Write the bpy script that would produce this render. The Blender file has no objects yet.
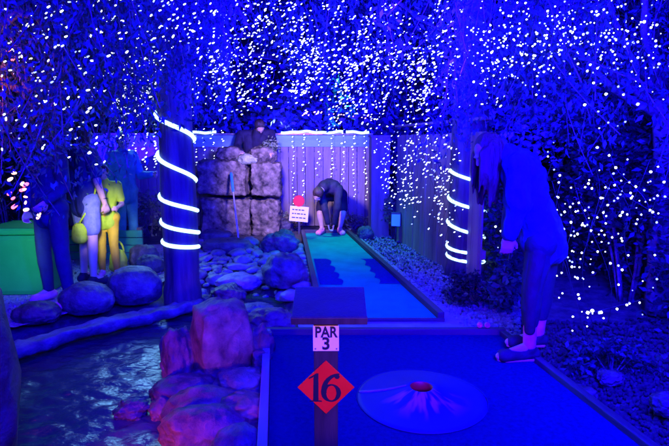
import bpy, bmesh, math, random
import numpy as np
from mathutils import Vector, Matrix, noise, Euler

random.seed(16)
rng = np.random.default_rng(16)
S = bpy.context.scene
COL = S.collection
PI = math.pi
R = math.radians

# ------------------------------------------------------------------ camera model
F = 520.0                      # focal length in photo pixels (669 wide)
PITCH = math.atan(81 / F)
CAMZ = 1.5


def ray(u, v):
    xc, yc = (u - 334.5) / F, -(v - 223) / F
    c, s = math.cos(PITCH), math.sin(PITCH)
    return Vector((xc, c + yc * s, -s + yc * c))


def G(u, v, z=0.0):            # where that sight line meets the level z
    d = ray(u, v)
    t = (z - CAMZ) / d.z
    return Vector((d.x * t, d.y * t, z))


def D(u, v, Y):                # where it meets the vertical plane at distance Y
    d = ray(u, v)
    t = Y / d.y
    return Vector((d.x * t, Y, CAMZ + d.z * t))


def px(Y, z=0.5):              # pixels per metre at distance Y
    return F / (Y * math.cos(PITCH) + (CAMZ - z) * math.sin(PITCH))


# ------------------------------------------------------------------ object helpers
def tag(o, label=None, cat=None, group=None, kind=None):
    if label: o['label'] = label
    if cat: o['category'] = cat
    if group: o['group'] = group
    if kind: o['kind'] = kind
    return o


def link(name, me, parent=None, loc=None):
    o = bpy.data.objects.new(name, me)
    COL.objects.link(o)
    if parent is not None:
        o.parent = parent
    if loc is not None:
        o.location = loc
    return o


def empty(name, loc=(0, 0, 0), rz=0.0):
    o = bpy.data.objects.new(name, None)
    COL.objects.link(o)
    o.location = loc
    o.rotation_euler = (0, 0, rz)
    o.empty_display_size = 0.1
    return o


def mesh_from(name, verts, faces, mat, smooth=True):
    me = bpy.data.meshes.new(name)
    me.from_pydata([tuple(v) for v in verts], [], [tuple(f) for f in faces])
    me.update()
    if smooth:
        me.polygons.foreach_set('use_smooth', [True] * len(me.polygons))
    if mat is not None:
        me.materials.append(mat)
    return me


def from_bm(name, bm, mat, smooth=False):
    me = bpy.data.meshes.new(name)
    bm.normal_update()
    bm.to_mesh(me)
    bm.free()
    if smooth:
        me.polygons.foreach_set('use_smooth', [True] * len(me.polygons))
    if mat is not None:
        me.materials.append(mat)
    return me


def box_bm(bm, c, size, rot=None, bevel=0.0):
    m = Matrix.Translation(c) @ (rot.to_4x4() if rot is not None else Matrix.Identity(4)) @ Matrix.Diagonal((*size, 1.0))
    r = bmesh.ops.create_cube(bm, size=1.0, matrix=m)
    if bevel:
        es = set()
        for v in r['verts']:
            es.update(v.link_edges)
        bmesh.ops.bevel(bm, geom=list(es), offset=bevel, segments=2, affect='EDGES', profile=0.6)
    return bm


def tube(pts, rad, seg=8, caps=True):
    """swept tube: pts list of Vector, rad number or list"""
    n = len(pts)
    rads = rad if hasattr(rad, '__len__') else [rad] * n
    verts, faces = [], []
    up = Vector((0, 0, 1))
    prev = None
    for i, p in enumerate(pts):
        t = (pts[min(i + 1, n - 1)] - pts[max(i - 1, 0)])
        t = t.normalized() if t.length > 1e-9 else Vector((0, 0, 1))
        if prev is None:
            a = t.cross(up)
            if a.length < 1e-3:
                a = t.cross(Vector((1, 0, 0)))
            a.normalize()
        else:
            a = (prev - t * prev.dot(t)).normalized()
        prev = a
        b = t.cross(a)
        for k in range(seg):
            an = 2 * PI * k / seg
            verts.append(p + (a * math.cos(an) + b * math.sin(an)) * rads[i])
    for i in range(n - 1):
        for k in range(seg):
            k2 = (k + 1) % seg
            faces.append((i * seg + k, i * seg + k2, (i + 1) * seg + k2, (i + 1) * seg + k))
    if caps:
        faces.append(tuple(range(seg - 1, -1, -1)))
        faces.append(tuple((n - 1) * seg + k for k in range(seg)))
    return verts, faces


def merge(*parts):
    V, Fc = [], []
    for v, f in parts:
        o = len(V)
        V += list(v)
        Fc += [tuple(i + o for i in q) for q in f]
    return V, Fc


# ------------------------------------------------------------------ materials
def new_mat(name):
    m = bpy.data.materials.new(name)
    m.use_nodes = True
    nt = m.node_tree
    return m, nt, nt.nodes['Principled BSDF']


def surf(name, c1, c2=None, rough=0.7, scale=6.0, bump=0.0, bscale=None, spec=0.35, detail=6.0, contrast=(0.35, 0.65), stretch=None, coat=0.0, metal=0.0, c3=None):
    m, nt, b = new_mat(name)
    N, L = nt.nodes, nt.links
    b.inputs['Roughness'].default_value = rough
    b.inputs['Specular IOR Level'].default_value = spec
    b.inputs['Metallic'].default_value = metal
    b.inputs['Coat Weight'].default_value = coat
    tc = N.new('ShaderNodeTexCoord')
    mp = N.new('ShaderNodeMapping')
    L.new(tc.outputs['Object'], mp.inputs['Vector'])
    if stretch:
        mp.inputs['Scale'].default_value = stretch
    src = mp.outputs['Vector']
    if c2 is not None:
        nz = N.new('ShaderNodeTexNoise')
        nz.inputs['Scale'].default_value = scale
        nz.inputs['Detail'].default_value = detail
        nz.inputs['Roughness'].default_value = 0.62
        L.new(src, nz.inputs['Vector'])
        cr = N.new('ShaderNodeValToRGB')
        cr.color_ramp.elements[0].position = contrast[0]
        cr.color_ramp.elements[1].position = contrast[1]
        cr.color_ramp.elements[0].color = (*c1, 1)
        cr.color_ramp.elements[1].color = (*c2, 1)
        if c3 is not None:
            e = cr.color_ramp.elements.new(min(contrast[1] + 0.12, 0.98))
            e.color = (*c3, 1)
        L.new(nz.outputs['Fac'], cr.inputs['Fac'])
        L.new(cr.outputs['Color'], b.inputs['Base Color'])
        mr = N.new('ShaderNodeMapRange')
        mr.inputs['To Min'].default_value = max(rough - 0.12, 0.02)
        mr.inputs['To Max'].default_value = min(rough + 0.12, 1)
        L.new(nz.outputs['Fac'], mr.inputs['Value'])
        L.new(mr.outputs['Result'], b.inputs['Roughness'])
    else:
        b.inputs['Base Color'].default_value = (*c1, 1)
    if bump:
        n2 = N.new('ShaderNodeTexNoise')
        n2.inputs['Scale'].default_value = bscale or scale * 4
        n2.inputs['Detail'].default_value = 8
        n2.inputs['Roughness'].default_value = 0.65
        L.new(src, n2.inputs['Vector'])
        bp = N.new('ShaderNodeBump')
        bp.inputs['Strength'].default_value = bump
        bp.inputs['Distance'].default_value = 0.02
        L.new(n2.outputs['Fac'], bp.inputs['Height'])
        L.new(bp.outputs['Normal'], b.inputs['Normal'])
    return m


def glow(name, col, strength, sample=False):
    m, nt, b = new_mat(name)
    b.inputs['Base Color'].default_value = (*[min(c, 0.8) for c in col], 1)
    b.inputs['Emission Color'].default_value = (*col, 1)
    b.inputs['Emission Strength'].default_value = strength
    b.inputs['Roughness'].default_value = 0.4
    if not sample:
        m.cycles.emission_sampling = 'NONE'
    return m


def leaf_mat(name, c1, c2, trans=0.25):
    m, nt, b = new_mat(name)
    N, L = nt.nodes, nt.links
    g = N.new('ShaderNodeNewGeometry')
    cr = N.new('ShaderNodeValToRGB')
    cr.color_ramp.elements[0].color = (*c1, 1)
    cr.color_ramp.elements[1].color = (*c2, 1)
    L.new(g.outputs['Random Per Island'], cr.inputs['Fac'])
    L.new(cr.outputs['Color'], b.inputs['Base Color'])
    b.inputs['Roughness'].default_value = 0.55
    b.inputs['Specular IOR Level'].default_value = 0.3
    tr = N.new('ShaderNodeBsdfTranslucent')
    L.new(cr.outputs['Color'], tr.inputs['Color'])
    mx = N.new('ShaderNodeMixShader')
    mx.inputs['Fac'].default_value = trans
    L.new(b.outputs['BSDF'], mx.inputs[1])
    L.new(tr.outputs['BSDF'], mx.inputs[2])
    L.new(mx.outputs['Shader'], N['Material Output'].inputs['Surface'])
    return m


M = {}
M['soil'] = surf('soil', (0.022, 0.02, 0.024), (0.085, 0.075, 0.08), 0.9, 9, 0.9, 40)
M['bark'] = surf('bark_chips', (0.008, 0.007, 0.008), (0.04, 0.034, 0.036), 0.9, 12, 0.9, 40)
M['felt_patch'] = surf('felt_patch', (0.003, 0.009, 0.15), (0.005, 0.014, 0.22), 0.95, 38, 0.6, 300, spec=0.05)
M['path'] = surf('path_gravel', (0.16, 0.16, 0.18), (0.34, 0.33, 0.36), 0.85, 30, 0.8, 70)
M['concrete'] = surf('concrete', (0.16, 0.16, 0.19), (0.28, 0.27, 0.3), 0.75, 5, 0.4, 60)
M['rim'] = surf('rim_stone', (0.05, 0.055, 0.065), (0.15, 0.16, 0.17), 0.6, 7, 0.8, 30)
M['rock'] = surf('rock', (0.03, 0.034, 0.034), (0.13, 0.135, 0.125), 0.5, 7, 1.0, 26, c3=(0.26, 0.26, 0.24))
M['rock_dark'] = surf('rock_dark', (0.025, 0.022, 0.022), (0.10, 0.085, 0.08), 0.42, 7, 1.0, 26)
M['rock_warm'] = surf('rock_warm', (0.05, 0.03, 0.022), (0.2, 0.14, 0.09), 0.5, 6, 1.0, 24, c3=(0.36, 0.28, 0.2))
M['pebble'] = surf('pebble', (0.09, 0.09, 0.095), (0.27, 0.26, 0.25), 0.42, 9, 0.6, 40, c3=(0.3, 0.3, 0.28))
M['gravel'] = surf('gravel', (0.07, 0.07, 0.075), (0.26, 0.25, 0.25), 0.6, 14, 0.2, 60)
M['block'] = surf('block_stone', (0.022, 0.017, 0.009), (0.25, 0.19, 0.10), 0.75, 8, 1.0, 22, c3=(0.45, 0.42, 0.36))
M['block_mossy'] = surf('block_mossy', (0.12, 0.13, 0.06), (0.4, 0.42, 0.2), 0.8, 7, 0.9, 25)
M['wood_dark'] = surf('wood_dark', (0.035, 0.03, 0.035), (0.10, 0.085, 0.09), 0.6, 10, 0.5, 30, stretch=(1, 1, 0.12))
M['pole'] = surf('pole_wood', (0.025, 0.022, 0.03), (0.09, 0.075, 0.09), 0.6, 12, 0.6, 26, stretch=(1, 1, 0.1))
M['fence'] = surf('fence_wood', (0.17, 0.12, 0.09), (0.32, 0.24, 0.18), 0.7, 7, 0.4, 25, stretch=(1, 1, 0.08))
M['fence_top'] = surf('fence_top_board', (0.12, 0.26, 0.24), (0.2, 0.36, 0.32), 0.6, 7, 0.3, 25, stretch=(0.1, 1, 1))
M['rail'] = surf('rail_wood', (0.018, 0.016, 0.02), (0.06, 0.05, 0.06), 0.6, 8, 0.4, 30, stretch=(1, 0.1, 1))
M['rail_pale'] = surf('rail_pale', (0.10, 0.09, 0.10), (0.2, 0.18, 0.19), 0.6, 8, 0.3, 30, stretch=(1, 0.1, 1))
M['felt_blue'] = surf('felt_blue', (0.0025, 0.005, 0.06), (0.004, 0.010, 0.11), 0.95, 38, 0.7, 300, spec=0.05, detail=9, contrast=(0.25, 0.75))
M['felt_teal'] = surf('felt_teal', (0.004, 0.25, 0.16), (0.006, 0.34, 0.21), 0.95, 4, 0.25, 260, spec=0.05)
M['sign_post'] = surf('sign_post_wood', (0.018, 0.012, 0.014), (0.045, 0.03, 0.03), 0.5, 12, 0.4, 30, stretch=(1, 1, 0.1))
M['shelf'] = surf('sign_shelf', (0.008, 0.008, 0.03), (0.012, 0.012, 0.045), 0.45, 9, 0.25, 50)
M['plate_red'] = surf('plate_red', (0.66, 0.012, 0.004), (0.76, 0.02, 0.006), 0.4, 4, 0.1, 60)
M['plate_white'] = surf('plate_white', (0.74, 0.7, 0.72), (0.82, 0.8, 0.8), 0.4, 6, 0.05, 50)
M['ink'] = surf('black_ink', (0.008, 0.006, 0.012), None, 0.5)
M['screw'] = surf('screw_metal', (0.3, 0.3, 0.3), None, 0.3, metal=1.0)
M['skin'] = surf('skin', (0.42, 0.25, 0.19), (0.5, 0.31, 0.24), 0.5, 9)
M['black_cloth'] = surf('black_cloth', (0.007, 0.004, 0.014), (0.016, 0.009, 0.03), 0.8, 14, 0.3, 60)
M['navy_cloth'] = surf('navy_cloth', (0.012, 0.012, 0.05), (0.02, 0.02, 0.075), 0.75, 14, 0.3, 60)
M['blue_cloth'] = surf('blue_cloth', (0.006, 0.011, 0.075), (0.010, 0.018, 0.12), 0.8, 12, 0.7, 16)
M['leg_blue'] = surf('leg_blue', (0.005, 0.007, 0.022), (0.008, 0.010, 0.034), 0.8, 10, 0.4, 25)
M['denim'] = surf('pale_denim', (0.11, 0.14, 0.26), (0.17, 0.2, 0.34), 0.85, 20, 0.4, 60)
M['teal_cloth'] = surf('teal_cloth', (0.02, 0.16, 0.2), (0.04, 0.24, 0.28), 0.8, 12, 0.4, 40)
M['yellow_cloth'] = surf('yellow_cloth', (0.6, 0.42, 0.006), (0.72, 0.52, 0.01), 0.8, 10, 0.4, 40)
M['lime_cloth'] = surf('lime_cloth', (0.32, 0.55, 0.008), (0.45, 0.68, 0.015), 0.75, 10, 0.4, 30)
M['pink_cloth'] = surf('pink_cloth', (0.55, 0.09, 0.22), (0.68, 0.14, 0.3), 0.8, 18, 0.3, 60)
M['pink_shoe'] = surf('pink_shoe', (0.7, 0.2, 0.24), (0.8, 0.3, 0.33), 0.6, 18)
M['hair'] = surf('dark_hair', (0.012, 0.007, 0.006), (0.05, 0.025, 0.02), 0.45, 30, 0.8, 60, stretch=(1, 1, 0.15))
M['hair_brown'] = surf('brown_hair', (0.03, 0.01, 0.01), (0.10, 0.03, 0.03), 0.45, 30, 0.8, 60, stretch=(1, 1, 0.12))
M['eye'] = surf('eye', (0.04, 0.03, 0.03), None, 0.1)
M['green_plastic'] = surf('green_plastic', (0.01, 0.36, 0.035), (0.015, 0.44, 0.045), 0.45, 3, 0.1, 20)
M['green_board'] = surf('green_board', (0.01, 0.2, 0.1), (0.02, 0.28, 0.14), 0.6, 5, 0.2, 20)
M['metal'] = surf('shaft_metal', (0.6, 0.6, 0.62), None, 0.25, metal=1.0)
M['grip'] = surf('blue_grip', (0.02, 0.16, 0.6), (0.03, 0.2, 0.7), 0.6, 20)
M['lamp_case'] = surf('lamp_case', (0.03, 0.03, 0.03), (0.05, 0.05, 0.05), 0.5, 20)
M['ball'] = surf('pink_ball', (0.75, 0.08, 0.2), None, 0.35)
M['cup'] = surf('cup_liner', (0.35, 0.01, 0.01), (0.45, 0.02, 0.02), 0.5, 8)  # red glow inside the cup put into the liner colour
M['branch'] = surf('branch_bark', (0.06, 0.05, 0.06), (0.16, 0.13, 0.14), 0.8, 14, 0.6, 40)
M['wire'] = surf('wire_sleeve', (0.01, 0.02, 0.02), None, 0.5)
M['leaf'] = leaf_mat('leaf_green', (0.02, 0.06, 0.06), (0.05, 0.12, 0.15))
M['leaf_dark'] = leaf_mat('leaf_dark', (0.01, 0.03, 0.025), (0.035, 0.065, 0.065))
M['leaf_pale'] = leaf_mat('leaf_pale', (0.10, 0.15, 0.06), (0.28, 0.32, 0.14))
M['bulb'] = glow('bulb_white', (0.72, 0.82, 1.0), 4.5)
M['bulb_warm'] = glow('bulb_warm', (1.0, 0.5, 0.28), 4.0)
M['bulb_red'] = glow('bulb_red', (1.0, 0.16, 0.2), 3.0)
M['rope'] = glow('rope_white', (0.42, 0.74, 1.0), 2.6, sample=True)
M['lens'] = glow('lens_cyan', (0.08, 0.35, 0.8), 0.15)


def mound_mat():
    """painted mound, blue, with the pink light below the cup put into its colour as streaks"""
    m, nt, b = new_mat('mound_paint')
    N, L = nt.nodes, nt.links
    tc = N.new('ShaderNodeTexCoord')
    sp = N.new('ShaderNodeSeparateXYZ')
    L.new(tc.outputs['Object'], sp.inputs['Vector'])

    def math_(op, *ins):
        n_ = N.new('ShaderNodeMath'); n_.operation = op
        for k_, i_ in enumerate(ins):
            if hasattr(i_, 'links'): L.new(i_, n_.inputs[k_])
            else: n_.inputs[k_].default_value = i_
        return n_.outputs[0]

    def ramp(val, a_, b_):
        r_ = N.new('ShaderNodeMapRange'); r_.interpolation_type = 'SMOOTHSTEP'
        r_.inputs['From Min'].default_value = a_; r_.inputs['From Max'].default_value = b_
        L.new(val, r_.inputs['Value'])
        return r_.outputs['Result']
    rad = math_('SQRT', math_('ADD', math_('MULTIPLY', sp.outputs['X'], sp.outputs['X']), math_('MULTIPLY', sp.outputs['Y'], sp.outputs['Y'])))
    ang = math_('ARCTAN2', sp.outputs['X'], math_('MULTIPLY', sp.outputs['Y'], -1.0))     # 0 on the streaked side
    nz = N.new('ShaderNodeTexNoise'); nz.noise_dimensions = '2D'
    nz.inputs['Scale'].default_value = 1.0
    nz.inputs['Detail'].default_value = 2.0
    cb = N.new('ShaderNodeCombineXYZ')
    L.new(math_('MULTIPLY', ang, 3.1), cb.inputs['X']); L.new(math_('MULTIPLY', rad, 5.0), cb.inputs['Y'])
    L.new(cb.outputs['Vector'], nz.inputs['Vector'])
    streak = math_('MULTIPLY', ramp(nz.outputs['Fac'], 0.44, 0.62), math_('MULTIPLY', ramp(rad, 0.30, 0.10), ramp(math_('ABSOLUTE', ang), 1.5, 1.0)))  # pink light fanning out from the cup, painted into the colour
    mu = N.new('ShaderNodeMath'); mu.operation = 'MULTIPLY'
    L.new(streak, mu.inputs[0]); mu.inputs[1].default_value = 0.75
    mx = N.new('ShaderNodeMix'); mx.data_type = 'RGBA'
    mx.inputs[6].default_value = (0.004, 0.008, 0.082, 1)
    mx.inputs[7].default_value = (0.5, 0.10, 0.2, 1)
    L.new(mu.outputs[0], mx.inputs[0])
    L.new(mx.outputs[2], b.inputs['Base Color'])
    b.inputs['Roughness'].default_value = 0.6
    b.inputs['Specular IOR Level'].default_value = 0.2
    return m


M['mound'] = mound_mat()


def water_mat():
    m, nt, b = new_mat('pond_water')
    N, L = nt.nodes, nt.links
    b.inputs['Base Color'].default_value = (0.04, 0.08, 0.045, 1)
    b.inputs['Roughness'].default_value = 0.2
    b.inputs['Specular IOR Level'].default_value = 0.5
    b.inputs['IOR'].default_value = 1.33
    tc = N.new('ShaderNodeTexCoord')
    mp = N.new('ShaderNodeMapping')
    mp.inputs['Scale'].default_value = (1.0, 1.6, 1.0)
    nz = N.new('ShaderNodeTexNoise')
    nz.inputs['Scale'].default_value = 26
    nz.inputs['Detail'].default_value = 3
    bp = N.new('ShaderNodeBump')
    bp.inputs['Strength'].default_value = 0.3
    bp.inputs['Distance'].default_value = 0.02
    L.new(tc.outputs['Object'], mp.inputs['Vector'])
    L.new(mp.outputs['Vector'], nz.inputs['Vector'])
    L.new(nz.outputs['Fac'], bp.inputs['Height'])
    L.new(bp.outputs['Normal'], b.inputs['Normal'])
    return m


M['water'] = water_mat()

# ------------------------------------------------------------------ terrain
WZ = -0.16
pond_px = [(-140, 372), (25, 344), (90, 324), (160, 313), (198, 298), (240, 290), (285, 296), (300, 316), (262, 334),
           (215, 345), (225, 372), (212, 400), (205, 446), (200, 560), (-420, 560)]
POND = [G(u, v, WZ) for u, v in pond_px]
P2 = np.array([[p.x, p.y] for p in POND])


def pond_sd(x, y):
    """signed distance to the pond outline, negative inside (arrays)"""
    d = np.full(x.shape, 1e9)
    inside = np.zeros(x.shape, bool)
    n = len(P2)
    for i in range(n):
        a, b = P2[i], P2[(i + 1) % n]
        e = b - a
        t = np.clip(((x - a[0]) * e[0] + (y - a[1]) * e[1]) / (e @ e), 0, 1)
        d = np.minimum(d, np.hypot(x - a[0] - t * e[0], y - a[1] - t * e[1]))
        c = (a[1] > y) != (b[1] > y)
        with np.errstate(divide='ignore', invalid='ignore'):
            xi = a[0] + (y - a[1]) / (b[1] - a[1]) * e[0]
        inside ^= c & (x < xi)
    return np.where(inside, -d, d)


def axis(lo, hi, step, far):
    core = np.arange(lo, hi + 1e-6, step)
    out = np.array([1.0, 3, 8, 20, far])
    return np.concatenate([lo - out[::-1], core, hi + out])


gx, gy = axis(-7.5, 7.5, 0.09, 60), axis(-1.5, 12, 0.09, 60)
X, Y_ = np.meshgrid(gx, gy)
sd = pond_sd(X, Y_)
Z = np.where(sd < 0, -0.06 - 0.4 * np.clip(-sd / 0.35, 0, 1), -0.06 * np.clip(1 - sd / 0.25, 0, 1))
for j in range(X.shape[0]):
    for i in range(X.shape[1]):
        if abs(X[j, i]) < 8 and -2 < Y_[j, i] < 12.5:
            Z[j, i] += 0.02 * noise.noise((X[j, i] * 1.7, Y_[j, i] * 1.7, 3)) - 0.012
            if X[j, i] > 2.2:   # the bank under the hedge rises a little
                Z[j, i] += 0.10 * min(1, (X[j, i] - 2.2) / 1.5) * (1 + 0.5 * noise.noise((X[j, i] * 3, Y_[j, i] * 3, 9)))
nx, ny = len(gx), len(gy)
V = np.stack([X.ravel(), Y_.ravel(), Z.ravel()], 1)
Fc = [(j * nx + i, j * nx + i + 1, (j + 1) * nx + i + 1, (j + 1) * nx + i) for j in range(ny - 1) for i in range(nx - 1)]
tag(link('ground', mesh_from('ground', V, Fc, M['soil'])), 'dark soil ground under the mini golf garden', None, None, 'structure')


def ground_z(x, y):
    s = float(pond_sd(np.array([x]), np.array([y]))[0])
    return -0.06 - 0.4 * min(1, -s / 0.35) if s < 0 else -0.06 * max(0, 1 - s / 0.25)


# water: a sheet with real ripples inside the pond outline
wx, wy = np.arange(-5.0, 0.2, 0.018), np.arange(0.9, 5.8, 0.018)
WX, WY = np.meshgrid(wx, wy)
wsd = pond_sd(WX, WY)
idx = -np.ones(WX.shape, int)
verts, faces = [], []
keep = wsd < 0.12
for j in range(WX.shape[0]):
    for i in range(WX.shape[1]):
        if keep[j, i]:
            idx[j, i] = len(verts)
            x, y = float(WX[j, i]), float(WY[j, i])
            w = 0.016 * noise.noise((x * 4.5 + 0.6 * y, y * 8.0, 1.0)) + 0.012 * noise.noise((x * 9 + 2 * y, y * 15, 4.0)) + 0.003 * noise.noise((x * 21, y * 30 - x * 6, 7.0))
            verts.append((x, y, WZ + w))
for j in range(WX.shape[0] - 1):
    for i in range(WX.shape[1] - 1):
        q = (idx[j, i], idx[j, i + 1], idx[j + 1, i + 1], idx[j + 1, i])
        if min(q) >= 0:
            faces.append(q)
tag(link('water', mesh_from('water', verts, faces, M['water'])), 'rippled dark pond water', None, None, 'structure')

# sheets of path
def sheet(name, pts, z, mat, label):
    me = mesh_from(name, [(p[0], p[1], z) for p in pts], [tuple(range(len(pts)))], mat, False)
    return tag(link(name, me), label, None, None, 'structure')


def gp(*uv, z=0.0):
    return [G(u, v, z) for u, v in uv]


sheet('path', gp((-260, 318), (15, 330), (92, 309), (160, 286), (196, 262), (196, 246), (120, 246), (-60, 258)), 0.022, M['path'], 'gravel path behind the pond where people stand')
# concrete strip between the greens and along the right of the far one
sheet('pavement', gp((300, 336), (505, 336), (455, 316), (357, 236), (346, 236), (436, 318), (296, 318)), 0.018, M['concrete'], 'concrete strip between and beside the greens')

# curved stone rim on the far side of the pond
rim_pts = [G(u, v, 0.0) for u, v in [(-60, 366), (15, 345), (60, 332), (100, 322), (140, 313), (172, 306), (200, 297)]]
rv = []
for i in range(len(rim_pts) - 1):
    for k in range(10):
        p = rim_pts[i].lerp(rim_pts[i + 1], k / 10)
        rv.append(Vector((p.x, p.y, -0.03)))
v, f = tube(rv, 0.085, 16)
v = [Vector((p[0], p[1], min(-0.03 + (p[2] + 0.03) * 0.9, 0.006))) + Vector(noise.noise_vector(Vector(p) * 5)) * 0.025 + Vector(noise.noise_vector(Vector(p) * 16)) * 0.016 for p in v]
tag(link('pond_kerb', mesh_from('pond_kerb', v, f, M['rim'])), 'curved pale stone rim along the far side of the pond', None, None, 'structure')


# ------------------------------------------------------------------ rocks
def rock_mesh(name, size, mat, seed, boxy=0.0, rough=0.18, sub=4, freq=1.4, flat=0.0):
    bm = bmesh.new()
    bmesh.ops.create_icosphere(bm, subdivisions=sub, radius=1.0)
    off = Vector((seed * 7.31, seed * 3.7, seed * 1.9))
    for vt in bm.verts:
        p = vt.co.copy()
        if boxy:
            mx_ = max(abs(p.x), abs(p.y), abs(p.z))
            p = p.lerp(p / mx_ * 0.9, boxy)
        n = p.normalized()
        d = noise.fractal(p * freq + off, 0.9, 2.1, 4) * rough
        d += (abs(noise.noise(p * 2.6 + off)) - 0.25) * rough * 0.7 + noise.fractal(p * 6 + off, 0.9, 2.1, 3) * rough * 0.16
        p = p + n * d
        if p.z < -0.55:
            p.z = -0.55 + (p.z + 0.55) * 0.3
        vt.co = Vector((p.x * size[0], p.y * size[1], p.z * size[2]))
    return from_bm(name, bm, mat, True)


def rock_px(box, label, mat='rock', z0=0.0, boxy=0.0, dep=0.8, seed=1, rough=0.18, name='boulder', rz=0.0, group=None, tilt=0.0, cat='rock', sink=0.06, Y=None):
    """a rock whose outline fills the pixel box, standing on level z0"""
    u0, v0, u1, v1 = box
    base = G((u0 + u1) / 2, v1, z0) if Y is None else D((u0 + u1) / 2, v1, Y)
    k = px(base.y + 0.1, z0)
    w = (u1 - u0) / k
    ry = w * dep / 2
    k = px(base.y + ry, z0)
    w = (u1 - u0) / k
    h = (v1 - v0) / k
    # the seen height mixes standing height and depth
    el = math.atan2(CAMZ - z0, base.y)
    h = max((h - 2 * ry * math.sin(el) * 0.45) / math.cos(el), h * 0.5)
    zs = h / 1.55
    zb = base.z if Y is not None else z0
    loc = Vector((base.x * (base.y + ry) / base.y, base.y + ry * 0.9, zb + 0.55 * zs + 0.03 - sink * 0.5))
    me = rock_mesh(name, (w / 2 * 0.97, ry, zs), M[mat], seed, boxy, rough, 5)
    o = link(name, me, None, loc)
    o.rotation_euler = (0, tilt, rz)
    return tag(o, label, cat, group)


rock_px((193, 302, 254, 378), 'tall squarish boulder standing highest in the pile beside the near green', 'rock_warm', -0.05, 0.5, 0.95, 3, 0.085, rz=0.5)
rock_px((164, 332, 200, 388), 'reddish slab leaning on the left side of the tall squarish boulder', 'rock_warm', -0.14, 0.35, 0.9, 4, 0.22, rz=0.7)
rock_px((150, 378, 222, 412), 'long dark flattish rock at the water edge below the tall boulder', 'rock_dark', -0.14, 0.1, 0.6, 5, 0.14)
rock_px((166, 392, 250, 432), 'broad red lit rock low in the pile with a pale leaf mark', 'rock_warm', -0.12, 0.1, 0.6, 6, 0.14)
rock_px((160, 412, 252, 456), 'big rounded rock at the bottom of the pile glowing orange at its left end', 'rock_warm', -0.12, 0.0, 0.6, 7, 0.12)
rock_px((214, 372, 270, 402), 'grey mottled rock between the tall boulder and the green rail', 'rock', -0.04, 0.1, 0.8, 8, 0.2)
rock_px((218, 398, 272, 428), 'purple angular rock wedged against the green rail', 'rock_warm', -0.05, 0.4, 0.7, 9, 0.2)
rock_px((212, 432, 268, 470), 'smooth blue rock at the bottom edge beside the green rail', 'rock', -0.05, 0.0, 0.8, 10, 0.1)
rock_px((244, 310, 296, 336), 'low rock lying behind the tall boulder toward the sign', 'rock_warm', -0.02, 0.2, 0.7, 11, 0.2)
rock_px((250, 328, 276, 366), 'dark rock tucked to the right of the tall boulder', 'rock_dark', -0.03, 0.2, 0.8, 12, 0.2)
rock_px((236, 304, 276, 324), 'rounded rock peeking over the right shoulder of the tall boulder', 'rock', -0.02, 0.1, 0.8, 13, 0.15)
rock_px((160, 335, 178, 362), 'small pale rock at the water edge left of the pile', 'rock', -0.16, 0.1, 0.9, 14, 0.18)
rock_px((118, 402, 150, 422), 'small dark rock alone in the pond water', 'rock_dark', WZ, 0.1, 0.9, 15, 0.3)
rock_px((212, 285, 246, 306), 'dark rock in the water behind the tall boulder', 'rock_dark', -0.1, 0.1, 0.9, 16, 0.22)
rock_px((108, 267, 164, 306), 'large smooth boulder just left of the lit post', 'rock', 0.0, 0.0, 0.8, 17, 0.07)
rock_px((62, 283, 116, 316), 'smooth mossy boulder in front of the people on the path', 'rock', 0.0, 0.0, 0.8, 18, 0.08)
rock_px((16, 303, 62, 326), 'flat dark boulder at the left end of the pond rim', 'rock_dark', 0.0, 0.1, 0.8, 19, 0.12)
rock_px((130, 244, 160, 268), 'dark grey boulder behind the large smooth boulder', 'rock', 0.0, 0.05, 0.8, 20, 0.12)
rock_px((136, 255, 166, 276), 'rounded grey boulder touching the lit post', 'rock', 0.0, 0.05, 0.8, 21, 0.12)
rock_px((263, 253, 308, 289), 'big blue grey boulder beside the left edge of the far green', 'rock', 0.0, 0.1, 0.8, 22, 0.14)
rock_px((262, 231, 300, 256), 'pale sloping boulder between the stone stack and the far green', 'rock', 0.0, 0.15, 0.8, 23, 0.18)
rock_px((200, 238, 255, 256), 'flat stone slab at the foot of the leaning putter', 'rock', 0.0, 0.3, 0.6, 24, 0.12)
rock_px((196, 230, 236, 244), 'low flat stone under the left of the stone stack', 'rock', 0.0, 0.3, 0.6, 25, 0.12)
rock_px((216, 274, 262, 292), 'pale flat stone at the pond edge among the pebbles', 'pebble', -0.03, 0.1, 0.7, 26, 0.12)
rock_px((420, 236, 441, 254), 'squarish rock in the pale gravel by the wooden fence', 'rock', 0.0, 0.4, 0.8, 27, 0.15)
rock_px((276, 218, 294, 232), 'small dark rock at the right foot of the stone stack', 'rock_dark', 0.0, 0.2, 0.8, 28, 0.15)
rock_px((357, 226, 374, 240), 'small grey rock at the end of the far green by the thick post', 'rock', 0.0, 0.1, 0.8, 29, 0.15)
rock_px((556, 388, 596, 402), 'flat stone on the bark bed right of the near green', 'rock_dark', 0.0, 0.1, 0.7, 30, 0.15)
rock_px((648, 395, 690, 420), 'dark stone at the far right under the hedge', 'rock_dark', 0.05, 0.2, 0.7, 31, 0.2)
rock_px((596, 372, 622, 386), 'small stone on the bark bed below the hedge', 'rock_dark', 0.03, 0.2, 0.7, 32, 0.2)
rock_px((188, 252, 200, 274), 'narrow dark rock squeezed beside the right of the lit post', 'rock_dark', 0.0, 0.2, 0.9, 33, 0.2)
rock_px((186, 372, 216, 394), 'small dark stone wedged under the tall squarish boulder', 'rock_dark', -0.12, 0.2, 0.8, 34, 0.25)
rock_px((150, 400, 178, 422), 'small reddish stone at the water edge left of the broad red lit rock', 'rock_warm', -0.16, 0.1, 0.8, 35, 0.22)
rock_px((252, 352, 272, 374), 'dark angular stone beside the green rail behind the mottled rock', 'rock_dark', -0.03, 0.3, 0.8, 36, 0.25)
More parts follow.
